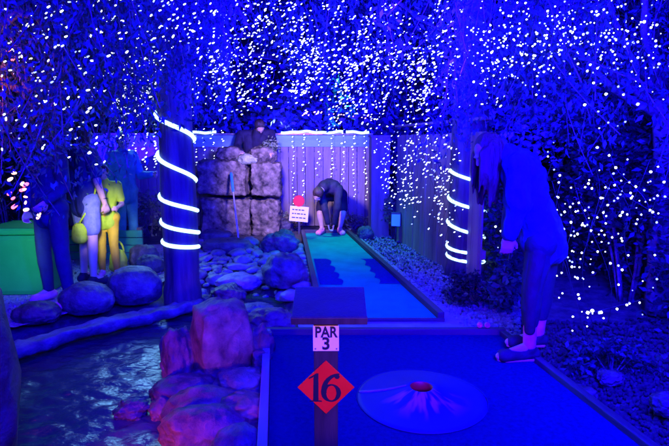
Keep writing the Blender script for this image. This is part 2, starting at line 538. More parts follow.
rock_px((196, 296, 216, 308), 'small dark stone in the water right of the lit post', 'rock_dark', -0.16, 0.1, 0.8, 37, 0.25)
# tall dark boulder at the left edge, close to the viewer
o = link('boulder', rock_mesh('boulder', (0.36, 0.42, 0.68), M['rock_warm'], 41, 0.25, 0.10), None, (-1.78, 2.02, 0.42))
tag(o, 'tall purple boulder cut off by the left picture edge', 'rock')

# river pebbles: five shapes, copied
peb = []
for k in range(6):
    s = [(1, 0.75, 0.5), (0.9, 0.8, 0.55), (1.1, 0.7, 0.45), (0.85, 0.85, 0.6), (1.0, 0.6, 0.5), (1.2, 0.8, 0.4)][k]
    peb.append(rock_mesh('pebble', (s[0] * 0.07, s[1] * 0.07, s[2] * 0.07), M['pebble'], 50 + k, 0.1, 0.2, 3))
placed = []
tries = 0
while len(placed) < 205 and tries < 14000:
    tries += 1
    u = random.uniform(196, 312)
    v = random.uniform(246, 298)
    if u > 295 + (v - 232) * 0.36 or v > 292 + (u - 200) * 0.03:
        continue
    sc = random.choice((random.uniform(0.6, 1.1), random.uniform(0.9, 1.6), random.uniform(1.4, 2.1)))
    p = G(u, v, 0.0)
    if any((p - q).length < 0.050 * (sc + s2) for q, s2 in placed):
        continue
    placed.append((p, sc))
    o = link('pebble', random.choice(peb), None, (p.x, p.y, ground_z(p.x, p.y) + 0.028 * sc))
    o.rotation_euler = (random.uniform(-.2, .2), random.uniform(-.2, .2), random.uniform(0, 6.28))
    o.scale = (sc,) * 3
    tag(o, 'smooth grey river pebble in the bed between the pond and the stone stack', 'pebble', 'river pebbles by the stone stack')


# gravel: uncountable, one object
def scatter_stones(name, pts, rmin, rmax, mat, label):
    bm0 = bmesh.new()
    bmesh.ops.create_icosphere(bm0, subdivisions=1, radius=1.0)
    bv = np.array([v.co[:] for v in bm0.verts])
    bf = [tuple(v.index for v in f.verts) for f in bm0.faces]
    bm0.free()
    V, Fc = [], []
    for i, p in enumerate(pts):
        r = random.uniform(rmin, rmax)
        e = Euler((random.uniform(0, 6), random.uniform(0, 6), random.uniform(0, 6))).to_matrix()
        A = np.array(e) @ np.diag([r * random.uniform(.8, 1.4), r, r * random.uniform(.55, .9)])
        o = len(V)
        V += list(bv @ A.T + np.array([p.x, p.y, p.z + r * 0.35]))
        Fc += [tuple(a + o for a in q) for q in bf]
    return tag(link(name, mesh_from(name, V, Fc, mat)), label, None, None, 'stuff')


pts = []
while len(pts) < 4600:
    u, v = random.uniform(365, 520), random.uniform(236, 345)
    lo = 236 + (u - 352) * 0.83          # edge of the concrete strip
    hi = 241 + (u - 398) * 0.5           # foot of the fence
    if v < lo - 1 and v > hi - 2:
        pts.append(G(u, v, 0.005))
scatter_stones('gravel', pts, 0.009, 0.021, M['gravel'], 'bed of pale gravel between the far green and the wooden fence')
pts = []
while len(pts) < 2200:
    u, v = random.uniform(500, 720), random.uniform(322, 470)
    if v < 338 + (u - 506) * 0.77:
        p = G(u, v, 0.0)
        p.z = 0.0 + (0.1 * min(1, max(0, p.x - 2.2) / 1.5))
        pts.append(p)
scatter_stones('bark_litter', pts, 0.008, 0.022, M['bark'], 'bark chips and litter right of the near green')
pts = []
for _ in range(900):
    u = random.uniform(0, 190)
    v = random.uniform(252, 318 - 0.24 * u)
    pts.append(G(u, v, 0.02))
scatter_stones('path_gravel', pts, 0.008, 0.018, M['gravel'], 'loose gravel on the path behind the pond')


# ------------------------------------------------------------------ greens
def prism(pts, z0, z1):
    n = len(pts)
    v = [(p[0], p[1], z0) for p in pts] + [(p[0], p[1], z1) for p in pts]
    f = [tuple(range(n - 1, -1, -1)), tuple(range(n, 2 * n))] + [(i, (i + 1) % n, n + (i + 1) % n, n + i) for i in range(n)]
    return v, f


def rail(name, a, b, w, z0, z1, mat, parent):
    a, b = Vector((a[0], a[1], 0)), Vector((b[0], b[1], 0))
    d = (b - a)
    L_ = d.length
    bm = bmesh.new()
    box_bm(bm, (0, 0, (z0 + z1) / 2), (w, L_, z1 - z0), None, 0.006)
    o = link(name, from_bm(name, bm, mat), parent)
    o.location = (a + b) / 2
    o.rotation_euler = (0, 0, math.atan2(-d.x, d.y))
    return o


FZ = 0.05
near = empty('putting_green')
tag(near, 'near putting green of plain blue felt with a raised cup mound', 'putting green')
a, b = G(271, 335, FZ), G(499, 335, FZ)
dl, dr = (G(268.5, 446, FZ) - a), (G(640, 446, FZ) - b)
c, d = a + dl * 2.2, b + dr * 2.2
v, f = prism([c, d, b, a], -0.02, FZ)
link('felt', mesh_from('felt', v, f, M['felt_blue'], False), near)
nl = Vector((-1, 0, 0))
w = 0.05
rail('side_rail', a + nl * (w / 2 + .003), c + nl * (w / 2 + .003), w, -0.12, FZ + 0.05, M['rail_pale'], near)
rail('side_rail', b - nl * (w / 2 + .003), d - nl * (w / 2 + .003), w, -0.03, FZ + 0.035, M['rail'], near)
rail('end_rail', a + Vector((-w - .003, w / 2 + .003, 0)), b + Vector((w + .003, w / 2 + .003, 0)), w * 0.98, -0.03, FZ + 0.045, M['rail'], near)

# mound: a low volcano with a sunken cup, and its clear rim strip
MC = G(421, 399, FZ)
prof = [(0.366, 0.0), (0.362, 0.008), (0.34, 0.012), (0.28, 0.020), (0.2, 0.037), (0.13, 0.058), (0.085, 0.073), (0.070, 0.076), (0.064, 0.074)]
n = 72
verts, faces = [], []
for r, z in prof:
    for k in range(n):
        an = 2 * PI * k / n
        rr = r * (1 + 0.012 * math.sin(3 * an + 1))
        verts.append((rr * math.cos(an), rr * math.sin(an), z))
for i in range(len(prof) - 1):
    for k in range(n):
        faces.append((i * n + k, i * n + (k + 1) % n, (i + 1) * n + (k + 1) % n, (i + 1) * n + k))
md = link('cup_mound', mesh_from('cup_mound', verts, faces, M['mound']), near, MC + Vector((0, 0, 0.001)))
ring = [Vector((0.368 * (1 + 0.012 * math.sin(3 * t + 1)) * math.cos(t), 0.368 * (1 + 0.012 * math.sin(3 * t + 1)) * math.sin(t), 0.005)) for t in np.linspace(0, 2 * PI, 73)]
v, f = tube(ring, 0.0022, 6)
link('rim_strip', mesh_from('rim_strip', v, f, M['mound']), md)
sd_ = [(0.355, 0.009), (0.28, 0.021), (0.2, 0.038), (0.13, 0.059), (0.085, 0.074)]
v, f = tube([Vector((-r * 0.985, r * 0.17, z)) for r, z in sd_], [0.009, 0.008, 0.007, 0.006, 0.005], 6)
link('seam', mesh_from('seam', v, f, M['rail_pale']), md)
verts, faces = [], []
for r, z in [(0.064, 0.0735), (0.058, 0.068), (0.056, 0.005)]:
    for k in range(36):
        an = 2 * PI * k / 36
        verts.append((r * math.cos(an), r * math.sin(an), z))
for i in range(2):
    for k in range(36):
        faces.append((i * 36 + k, (i + 1) * 36 + k, (i + 1) * 36 + (k + 1) % 36, i * 36 + (k + 1) % 36))
faces.append(tuple(range(72, 108)))
link('cup', mesh_from('cup', verts, faces, M['cup']), md)

# far green
far = empty('putting_green')
tag(far, 'narrow far putting green of turquoise felt with blue wavy patches', 'putting green')
fz = 0.04
fa, fb = G(305, 233, fz), G(346, 233, fz)
fc, fd = G(437, 318, fz), G(326, 318, fz)
v, f = prism([fd, fc, fb, fa], -0.02, fz)
link('felt', mesh_from('felt', v, f, M['felt_teal'], False), far)


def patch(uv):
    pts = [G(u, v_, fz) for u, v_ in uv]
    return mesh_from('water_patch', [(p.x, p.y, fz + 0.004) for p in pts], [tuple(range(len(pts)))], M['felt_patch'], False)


def wavy(u0, v0, u1, v1, n=4, amp=3.2):
    out = []
    for i in range(n * 10 + 1):
        t = i / (n * 10)
        s = abs(math.sin(PI * t * n))
        out.append((u0 + (u1 - u0) * t + amp * s, v0 + (v1 - v0) * t - amp * 0.3 * s))
    return out


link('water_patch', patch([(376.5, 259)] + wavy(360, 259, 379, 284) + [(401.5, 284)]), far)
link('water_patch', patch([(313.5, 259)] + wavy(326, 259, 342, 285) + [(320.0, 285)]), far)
rail('side_rail', fb + Vector((.035, 0, 0)), fc + Vector((.035, 0, 0)), 0.06, -0.02, fz + 0.05, M['rail'], far)
rail('side_rail', fa - Vector((.035, 0, 0)), fd - Vector((.035, 0, 0)), 0.06, -0.02, fz + 0.05, M['rail'], far)
rail('end_rail', fa + Vector((-.06, .035, 0)), fb + Vector((.06, .035, 0)), 0.058, -0.02, fz + 0.05, M['rail'], far)
rail('front_rail', fd + Vector((-.03, -.02, 0)), fc + Vector((.06, -.02, 0)), 0.03, -0.02, fz + 0.006, M['rail'], far)

# two pink balls on the back rail
for k, (u, lab) in enumerate([(479.5, 'pink golf ball resting on the near green back rail, the one nearer the sign'), (487, 'pink golf ball resting on the near green back rail, the one nearer the woman')]):
    p = D(u, 332, a.y + 0.03)
    bm = bmesh.new()
    bmesh.ops.create_icosphere(bm, subdivisions=4, radius=0.0225)
    for vt in bm.verts:
        vt.co *= 1 - 0.02 * max(0, noise.noise(vt.co * 260))
    o = link('golf_ball', from_bm('golf_ball', bm, M['ball'], True), None, (p.x, a.y + 0.03, FZ + 0.045 + 0.0225))
    tag(o, lab, 'golf ball', 'pink golf balls on the rail')

# ------------------------------------------------------------------ hole sign
SY = 1.95
sk = px(SY, 0.8)
sp0 = D(326, 321, SY)
sign = empty('hole_sign', (sp0.x, SY, 0.0))
tag(sign, 'dark wooden hole post with sloping shelf, PAR 3 plate and red 16 diamond', 'hole sign')
pw = 24 / sk
bm = bmesh.new()
box_bm(bm, (0, 0, (sp0.z + 8 / sk) / 2), (pw, pw * 0.9, sp0.z + 8 / sk), None, 0.004)
link('post', from_bm('post', bm, M['sign_post']), sign)
sw = 72 / sk
bm = bmesh.new()
box_bm(bm, (0, 0, 0), (sw, 0.22, 0.018), None, 0.004)
sh = link('shelf', from_bm('shelf', bm, M['shelf']), sign)
sh.location = ((329.5 - 326) / sk, 0.015, sp0.z + 0.026 + 11 / sk)
sh.rotation_euler = (R(14), 0, 0)
bm = bmesh.new()
box_bm(bm, (0, 0, 0), (sw * 1.01, 0.014, 0.030), None, 0.003)
lp = link('lip', from_bm('lip', bm, M['sign_post']), sh)
lp.location = (0, -0.1175, -0.004)


def text_mesh(body, size, mat, offset=0.0, extrude=0.0008, sx=1.0, space=1.0):
    cu = bpy.data.curves.new('lettering', 'FONT')
    cu.body = body
    cu.size = size
    cu.align_x = 'CENTER'
    cu.align_y = 'CENTER'
    cu.extrude = extrude
    cu.offset = offset
    cu.space_character = space
    ob = bpy.data.objects.new('lettering', cu)
    COL.objects.link(ob)
    dg = bpy.context.evaluated_depsgraph_get()
    me = bpy.data.meshes.new_from_object(ob.evaluated_get(dg))
    bpy.data.objects.remove(ob)
    for vt in me.vertices:
        vt.co.x *= sx
    me.materials.clear()
    me.materials.append(mat)
    return me


def front(v, dy=0.0):          # pixel on the sign's front face -> local coordinates
    p = D(326, v, SY - pw * 0.45)
    return p.z


zc = front(338)
bm = bmesh.new()
box_bm(bm, (0, 0, 0), (25.5 / sk, 0.004, 26 / sk), None, 0.001)
pl = link('par_plate', from_bm('par_plate', bm, M['plate_white']), sign)
pl.location = (0.0005, -pw * 0.45 - 0.003, zc)
for body, dz, s, sx in (('PAR', 6.0, 12.0, 0.82), ('3', -5.8, 14.0, 1.0)):
    o = link('lettering', text_mesh(body, s / sk * 1.25, M['ink'], 0.0019, sx=sx), pl)
    o.location = (0, -0.0032, dz / sk)
    o.rotation_euler = (PI / 2, 0, 0)
sv, sf = [], []
for sx in (-1, 1):
    bm = bmesh.new()
    bmesh.ops.create_cone(bm, segments=10, radius1=0.0035, radius2=0.003, depth=0.003, cap_ends=True, matrix=Matrix.Rotation(PI / 2, 4, 'X'))
    o = link('screw', from_bm('screw', bm, M['screw']), pl)
    o.location = (sx * 10.4 / sk, -0.0032, -10.6 / sk)
zc = front(386.5)
hd = 28.3 / sk
bm = bmesh.new()
box_bm(bm, (0, 0, 0), (hd * 1.414, 0.005, hd * 1.414), None, 0.0015)
dm = link('number_diamond', from_bm('number_diamond', bm, M['plate_red']), sign)
dm.location = (0.0, -pw * 0.45 - 0.006, zc)
dm.rotation_euler = (0, PI / 4, 0)


def digit_one(h):
    w = h * 0.155
    return [(-w * .62, 0.05 * h), (-w * .5, h * 0.90), (-w * .62, h * .86), (-w * 1.5, h * .80), (-w * 1.5, h * .845), (w * .1, h * 1.0), (w * .55, h * 1.0),
            (w * .55, h * .05), (w * 1.3, h * .035), (w * 1.3, 0), (-w * 1.4, 0), (-w * 1.4, h * .035)]


def flat(pts_list, t=0.0009):
    V, Fc = [], []
    for pts, quads in pts_list:
        o = len(V)
        V += [(x, -t, z) for x, z in pts]
        Fc += [tuple(i + o for i in q) for q in quads]
    return V, Fc


hh = 30 / sk
one = digit_one(hh)
one_v, one_f = flat([(one, [tuple(range(len(one)))])])
cs, n = [], 64
inner, outer = [], []
# the bowl of the 6: a ring, thick at the sides and thin above and below
for k in range(n):
    an = 2 * PI * k / n
    outer.append((0.33 * hh * math.cos(an), 0.31 * hh + 0.315 * hh * math.sin(an)))
    inner.append((0.165 * hh * math.cos(an) + 0.01 * hh, 0.31 * hh + 0.26 * hh * math.sin(an)))
ring = outer + inner
rq = [(k, (k + 1) % n, n + (k + 1) % n, n + k) for k in range(n)]
# its swept back stem
sp = []
for k in range(17):
    t = k / 16
    ang = PI + 0.1 - t * 1.72
    cx_, cz_ = 0.25 * hh, 0.36 * hh
    ro, ri = 0.60 * hh, (0.60 - 0.17 * (1 - t) ** 0.6 - 0.035) * hh
    sp.append((cx_ + ro * 0.97 * math.cos(ang), cz_ + ro * 1.06 * math.sin(ang) * 1.0, cx_ + ri * math.cos(ang), cz_ + ri * 1.06 * math.sin(ang)))
st = [(q[0], q[1]) for q in sp] + [(q[2], q[3]) for q in sp]
sq = [(k, k + 1, 17 + k + 1, 17 + k) for k in range(16)]
six_v, six_f = merge(flat([(ring, rq)]), flat([(st, sq)], 0.0012))
blob = [(0.20 * hh + 0.085 * hh * math.cos(2 * PI * k / 20), 0.885 * hh + 0.085 * hh * math.sin(2 * PI * k / 20)) for k in range(20)]
bl_v, bl_f = flat([(blob, [tuple(range(20))])], 0.0015)
one_v = [(x - 0.33 * hh, y, z - 0.5 * hh) for x, y, z in one_v]
six_v = [(x + 0.17 * hh, y, z - 0.5 * hh) for x, y, z in six_v + bl_v]
six_f = six_f + [tuple(i + len(ring) + len(st) for i in q) for q in bl_f]
for v, f in ((one_v, one_f), (six_v, six_f)):
    o = link('digit', mesh_from('digit', v, f, M['ink'], False), dm)
    o.rotation_euler = (0, -PI / 4, 0)
    o.location = (0, -0.0032, 0)

# ------------------------------------------------------------------ fences and posts
BY = 9.3                                    # back fence


def plank_fence(name, A, B, h, label, pw_=0.15, top=True, seed=0, rope=None):
    rnd = random.Random(seed)
    A, B = Vector((A[0], A[1], 0)), Vector((B[0], B[1], 0))
    d = B - A
    L_ = d.length
    root = empty(name, A, math.atan2(d.y, d.x))
    tag(root, label, 'fence')
    V, Fc = [], []
    x = 0.0
    bm = bmesh.new()
    while x < L_ - 0.02:
        w_ = min(pw_ * rnd.uniform(0.9, 1.08), L_ - x)
        box_bm(bm, (x + w_ / 2, rnd.uniform(-.004, .004), h / 2 + rnd.uniform(-.006, .006) - 0.06), (w_ - 0.008, 0.022, h - 0.12), None, 0.003)
        x += w_
    link('board_panel', from_bm('board_panel', bm, M['fence']), root)
    for z in (0.35, h - 0.35):
        bm = bmesh.new()
        box_bm(bm, (L_ / 2, 0.036, z), (L_, 0.04, 0.09), None, 0.003)
        link('back_rail', from_bm('back_rail', bm, M['fence']), root)
    if top:
        bm = bmesh.new()
        box_bm(bm, (L_ / 2, -0.030, h - 0.11), (L_, 0.03, 0.20), None, 0.004)
        link('top_board', from_bm('top_board', bm, M['fence_top']), root)
    bm = bmesh.new()
    box_bm(bm, (L_ / 2, 0.0, h + 0.012), (L_, 0.11, 0.03), None, 0.004)
    link('capping', from_bm('capping', bm, M['fence']), root)
    return root


fl, fr = D(60, 200, BY), D(372, 200, BY)
FH = D(300, 133, BY).z - 0.03
plank_fence('plank_fence', fl, fr, FH, 'purple grey plank fence with teal top board at the back', seed=1)
ra, rb = G(396, 240, 0), G(458, 276, 0)
rdir = (rb - ra).normalized()
plank_fence('plank_fence', ra, ra + rdir * 2.75, 1.72, 'blue lit plank fence running toward the viewer behind the right post', top=False, seed=2)

# thick square post at the corner
cp = G(379, 237, 0)
root = empty('gate_post', (cp.x, cp.y + 0.12, 0), 0.1)
tag(root, 'thick square purple wooden post where the two fences meet', 'post')
bm = bmesh.new()
hgt = D(379, 137, cp.y).z
box_bm(bm, (0, 0, hgt / 2 - 0.02), (18.5 / px(cp.y), 0.26, hgt + 0.04), None, 0.01)
link('shaft', from_bm('shaft', bm, M['fence']), root)
bm = bmesh.new()
box_bm(bm, (0, 0, hgt + 0.012), (20.5 / px(cp.y), 0.3, 0.03), None, 0.006)
link('post_cap', from_bm('post_cap', bm, M['fence']), root)


def round_post(base, r, h, label, seed):
    pts, rad = [], []
    for k in range(40):
        t = k / 39
        pts.append(Vector((0, 0, -0.12 + (h + 0.12) * t)))
        rad.append(r * (1.12 - 0.16 * t) * (1.10 if t < 0.06 else 1))
    v, f = tube(pts, rad, 64)
    v = [Vector(p) + Vector((p.x, p.y, 0)).normalized() * (0.012 * noise.noise((p.x * 9, p.y * 9, p.z * 1.5 + seed)) + 0.007 * noise.noise((p.x * 34, p.y * 34, p.z * 3 + seed))) if (p.x or p.y) else p for p in v]
    o = link('pergola_post', mesh_from('pergola_post', v, f, M['pole']), None, base)
    return tag(o, label, 'post')


pl_b = G(179, 301, 0.0)
pl_b.y += 0.14
PLR = 15.5 / px(pl_b.y, 0.8)
round_post(pl_b, PLR, 3.6, 'dark round wooden post at the pond edge wrapped in white rope light', 1)
pr_b = G(468, 280, 0.0)
pr_b.y += 0.16
PRR = 16.5 / px(pr_b.y, 0.8)
round_post(pr_b, PRR, 3.6, 'dark round wooden post beside the woman wrapped in white rope light', 5)


def rope(name, pts, r, label, closed=False):
    v, f = tube(pts, r, 8)
    o = link(name, mesh_from(name, v, f, M['rope']))
    return tag(o, label, 'rope light')


def helix(base, rad, turns_z, rope_r):
    """turns_z: heights at which the rope passes the left side of the post, top first; it drops across the front"""
    pts = []
    for i in range(len(turns_z) - 1):
        z0, z1 = turns_z[i], turns_z[i + 1]
        for k in range(24):
            t = k / 24
            an = PI + 2 * PI * t            # left -> front (toward -y) -> right -> back
            zz = z0 + (z1 - z0) * (t * 1.25 if t < 0.5 else 0.625 + (t - 0.5) * 0.75)
            wob = 1 + 0.02 * math.sin(7 * t + i)
            pts.append(Vector((base.x + rad * wob * math.cos(an), base.y + rad * wob * math.sin(an), zz)))
    return pts


yf = pl_b.y - PLR
zs = [D(177, vv, yf).z for vv in (111, 153, 196, 222, 243)]
hp = helix(pl_b, PLR + 0.02, zs + [zs[-1] - 0.10], 0.013)
hp = hp[:-11]
rope('rope_light', hp, 0.0195, 'glowing white rope light spiralling round the left post by the pond')
yf = pr_b.y - PRR
zs = [D(467, vv, yf).z for vv in (171, 200, 225, 250, 259)]
hp = helix(pr_b, PRR + 0.02, zs + [zs[-1] - 0.10], 0.012)
hp = hp[:-12]
rope('rope_light', hp, 0.0185, 'glowing white rope light ringed round the right post beside the woman')
# along the fence top, with its slack
for u0, u1, lab in ((188, 216, 'short glowing rope light on the back fence top left of the stack'), (281, 343, 'long glowing white rope light on the back fence top right of the stack'),
                    (346, 369, 'short glowing white rope light on the back fence top next to the thick post')):
    pts = []
    n_ = int((u1 - u0) * 0.6)
    for k in range(n_):
        p = D(u0 + (u1 - u0) * k / (n_ - 1), 130, BY - 0.07)
        pts.append(Vector((p.x, BY - 0.075, FH + 0.045 + 0.010 * math.sin(p.x * 9) + 0.006 * math.sin(p.x * 23))))
    rope('rope_light', pts, 0.022, lab)
# the two loose runs joining the left post
p0 = Vector((pl_b.x + PLR * 0.6, pl_b.y - PLR * 0.9, D(184, 118, yf).z))

# pergola beams carried by the posts
def beam(A, B, s, label):
    A, B = Vector(A), Vector(B)
    d = B - A
    bm = bmesh.new()
    box_bm(bm, (0, 0, 0), (d.length, s, s * 1.3), None, 0.008)
    o = link('pergola_beam', from_bm('pergola_beam', bm, M['wood_dark']), None, (A + B) / 2)
    o.rotation_euler = (0, 0, math.atan2(d.y, d.x))
    tag(o, label, 'beam')


# ------------------------------------------------------------------ stone stack
def block_px(box, Y, dep, label, seed, mat='block'):
    u0, v0, u1, v1 = box
    A, B = D(u0, v1, Y), D(u1, v0, Y)
    w, h = B.x - A.x, B.z - A.z
    bm = bmesh.new()
    bmesh.ops.create_cube(bm, size=1.0)
    bmesh.ops.subdivide_edges(bm, edges=bm.edges[:], cuts=31, use_grid_fill=True)
    off = Vector((seed * 5.1, seed * 2.3, 0))
    for vt in bm.verts:
        p = vt.co * 2
        ln = (abs(p.x) ** 20 + abs(p.y) ** 20 + abs(p.z) ** 20) ** (1 / 20)
        p = p / ln if ln > 1 else p
        q = Vector((p.x * w / 2, p.y * dep / 2, p.z * h / 2))
        nrm = Vector((p.x ** 9, p.y ** 9, p.z ** 9)).normalized() if p.length > 0 else p
        dd = noise.fractal(q * 5 + off, 0.7, 2.2, 6) * 0.03 + (abs(noise.noise(q * 4 + off)) - .2) * 0.05 + (abs(noise.noise(q * 19 + off)) - .2) * 0.028
        vt.co = q + nrm * dd
    o = link('stone_block', from_bm('stone_block', bm, M[mat], True), None, ((A.x + B.x) / 2, Y + dep / 2, (A.z + B.z) / 2))
    o.rotation_euler = (0, 0.05 * math.sin(seed * 2.3), 0.09 * math.sin(seed * 1.7))
    return tag(o, label, 'stone block')


SYY = 8.3
block_px((201, 200, 248, 236), SYY, 0.5, 'rough stone block at the bottom of the stack behind the putter', 1)
block_px((252, 201, 279, 236), SYY + .03, 0.5, 'rough stone block at the bottom right of the stack', 2)
block_px((198, 161, 246, 195.5), SYY + .02, 0.5, 'wide rough stone block in the upper row behind the putter grip', 3)
block_px((251, 163, 279, 196), SYY - .02, 0.5, 'rough stone block in the upper row nearest the far green', 4)
rock_px((216, 147, 244, 162), 'brown cap stone on the upper left of the stone stack', 'block', Y=8.34, seed=61, dep=0.9, boxy=.3, name='cap_stone', sink=0, cat='stone')
rock_px((249, 147, 277, 164), 'brown cap stone on the upper right of the stone stack', 'block', Y=8.36, seed=62, dep=0.9, boxy=.3, name='cap_stone', sink=0, cat='stone')
rock_px((236, 155, 257, 166), 'yellow green mossy stone at the top centre of the stack', 'block_mossy', Y=8.28, seed=63, dep=0.9, name='cap_stone', sink=0, cat='stone')

# putter leaning on the stack
pt, pb = D(231, 173, SYY - 0.09), G(239, 243, 0.10)
root = empty('putter', pb)
tag(root, 'putter with blue grip leaning upright against the stone stack', 'golf club')
dv = pt - pb
v, f = tube([Vector((0, 0, 0)), dv * 0.72], [0.011, 0.012], 10)
link('shaft', mesh_from('shaft', v, f, M['plate_white']), root)
v, f = tube([dv * 0.70, dv * 0.72, dv * 0.98, dv], [0.014, 0.020, 0.024, 0.018], 12)
link('grip', mesh_from('grip', v, f, M['grip']), root)
bm = bmesh.new()
box_bm(bm, (0.02, -0.01, -0.005), (0.11, 0.03, 0.03), None, 0.008)
link('club_head', from_bm('club_head', bm, M['metal']), root)

# notice with a red disc by the golfer
nb = D(299, 214, 8.45)
nk = px(8.45, 0.7)
root = empty('notice_sign', (nb.x, nb.y, 0))
tag(root, 'small white notice on a stake with a round red disc on top', 'sign')
bm = bmesh.new()
box_bm(bm, (0, 0.02, nb.z / 2 + 0.06), (0.035, 0.025, nb.z + 0.3), None, 0.003)
link('stake', from_bm('stake', bm, M['wood_dark']), root)
bm = bmesh.new()
box_bm(bm, (0, 0, 0), (19 / nk, 0.012, 15.5 / nk), None, 0.004)
brd = link('board', from_bm('board', bm, M['plate_white']), root)
brd.location = (0, 0, nb.z)
brd.rotation_euler = (0, R(5), 0)
V, Fc = [], []
rnd = random.Random(3)
bm = bmesh.new()
for row, zz in enumerate((4.2, 0.2, -3.8)):       # three lines too small to read
    x = -7.0
    while x < 6.5:
        w_ = rnd.uniform(1.6, 3.4)
        if x + w_ > 7.4: break
        box_bm(bm, ((x + w_ / 2) / nk, -0.0075, zz / nk), (w_ / nk, 0.002, 1.0 / nk))
        x += w_ + 0.8
link('lettering', from_bm('lettering', bm, M['ink']), brd)
bm = bmesh.new()
bmesh.ops.create_cone(bm, segments=28, radius1=5.8 / nk, radius2=5.6 / nk, depth=0.014, cap_ends=True, matrix=Matrix.Rotation(PI / 2, 4, 'X'))
o = link('red_disc', from_bm('red_disc', bm, M['plate_red']), root)
o.location = (0.0, -0.004, D(300, 201, 8.45).z)

# flood lamp at the foot of the right fence
lb = G(397, 240, 0)
root = empty('flood_lamp', (lb.x - 0.05, lb.y - 0.25, 0))
tag(root, 'pale blue flood lamp on a spike at the foot of the thick post', 'lamp')
lz = D(397, 219, lb.y - 0.25).z
v, f = tube([Vector((0, 0.03, -0.05)), Vector((0, 0.03, lz))], 0.015, 8)
link('spike', mesh_from('spike', v, f, M['lamp_case']), root)
bm = bmesh.new()
box_bm(bm, (0, 0.01, lz), (0.15, 0.09, 0.20), Euler((R(-18), 0, R(-10))).to_matrix(), 0.012)
link('lamp_body', from_bm('lamp_body', bm, M['lamp_case']), root)
bm = bmesh.new()
box_bm(bm, (-0.008, -0.040, lz - 0.013), (0.125, 0.006, 0.175), Euler((R(-18), 0, R(-10))).to_matrix(), 0.002)
link('lens', from_bm('lens', bm, M['lens']), root)

# ------------------------------------------------------------------ green box, board, bag on the left
gb = G(18, 296, 0.02)
k = px(gb.y, 0.3)
root = empty('storage_box', (gb.x, gb.y + 0.25, 0.02), 0.05)
tag(root, 'bright green plastic storage box at the left edge behind the pond', 'box')
hb = D(18, 228, gb.y).z - 0.02
bm = bmesh.new()
box_bm(bm, (0, 0, hb * 0.45), (56 / k, 0.5, hb * 0.9), None, 0.05)
link('box_body', from_bm('box_body', bm, M['green_plastic'], False), root)
bm = bmesh.new()
box_bm(bm, (0, 0, hb * 0.95), (59 / k, 0.54, hb * 0.1), None, 0.02)
link('lid', from_bm('lid', bm, M['green_plastic'], False), root)
bm = bmesh.new()
box_bm(bm, (0.21, -0.258, hb * 0.6), (0.012, 0.02, 0.16), None, 0.004)
box_bm(bm, (0.24, -0.258, hb * 0.3), (0.05, 0.018, 0.02), None, 0.004)
link('latch', from_bm('latch', bm, M['green_plastic'], False), root)

bd = G(96, 282, 0.02)
k = px(bd.y, 0.3)
root = empty('low_screen', (bd.x * 1.16, bd.y * 1.16 + 0.2, 0.02), -0.03)
tag(root, 'low dark green board screen behind the standing people', 'screen')
hb = D(96, 234, bd.y * 1.16).z
k = k / 1.16
bm = bmesh.new()
for i in range(4):
    box_bm(bm, (0, 0, hb * (i + .5) / 4), (88 / k, 0.03, hb / 4 - 0.012), None, 0.004)
link('board_panel', from_bm('board_panel', bm, M['green_board']), root)
for s in (-1, 1):
    bm = bmesh.new()
    box_bm(bm, (s * 40 / k, 0.045, hb / 2), (0.06, 0.05, hb + 0.05), None, 0.004)
    link('support', from_bm('support', bm, M['wood_dark']), root)

# ------------------------------------------------------------------ people
def capsule(p0, r0, p1, r1, seg=14, hemi=5):
    p0, p1 = Vector(p0), Vector(p1)
    ax = p1 - p0
    L_ = ax.length
    t = ax / L_ if L_ > 1e-6 else Vector((0, 0, 1))
    pts, rad = [], []
    for i in range(hemi):
        a_ = PI / 2 * (1 - i / hemi)
        pts.append(p0 - t * (r0 * math.sin(a_)))
        rad.append(max(r0 * math.cos(a_), r0 * 0.03))
    for i in range(4):
        pts.append(p0.lerp(p1, i / 3))
        rad.append(r0 + (r1 - r0) * i / 3)
    for i in range(1, hemi + 1):
        a_ = PI / 2 * i / hemi
        pts.append(p1 + t * (r1 * math.sin(a_)))
        rad.append(max(r1 * math.cos(a_), r1 * 0.03))
    return tube(pts, rad, seg)


def ellip(c, r, rot=None):
    bm = bmesh.new()
    bmesh.ops.create_icosphere(bm, subdivisions=3, radius=1.0)
    m = (rot or Matrix.Identity(3))
    v = [Vector(c) + m @ Vector((p.co.x * r[0], p.co.y * r[1], p.co.z * r[2])) for p in bm.verts]
    f = [tuple(q.index for q in fc.verts) for fc in bm.faces]
    bm.free()
    return v, f


SHOP = bpy.data.scenes.new('workshop')
USED = []


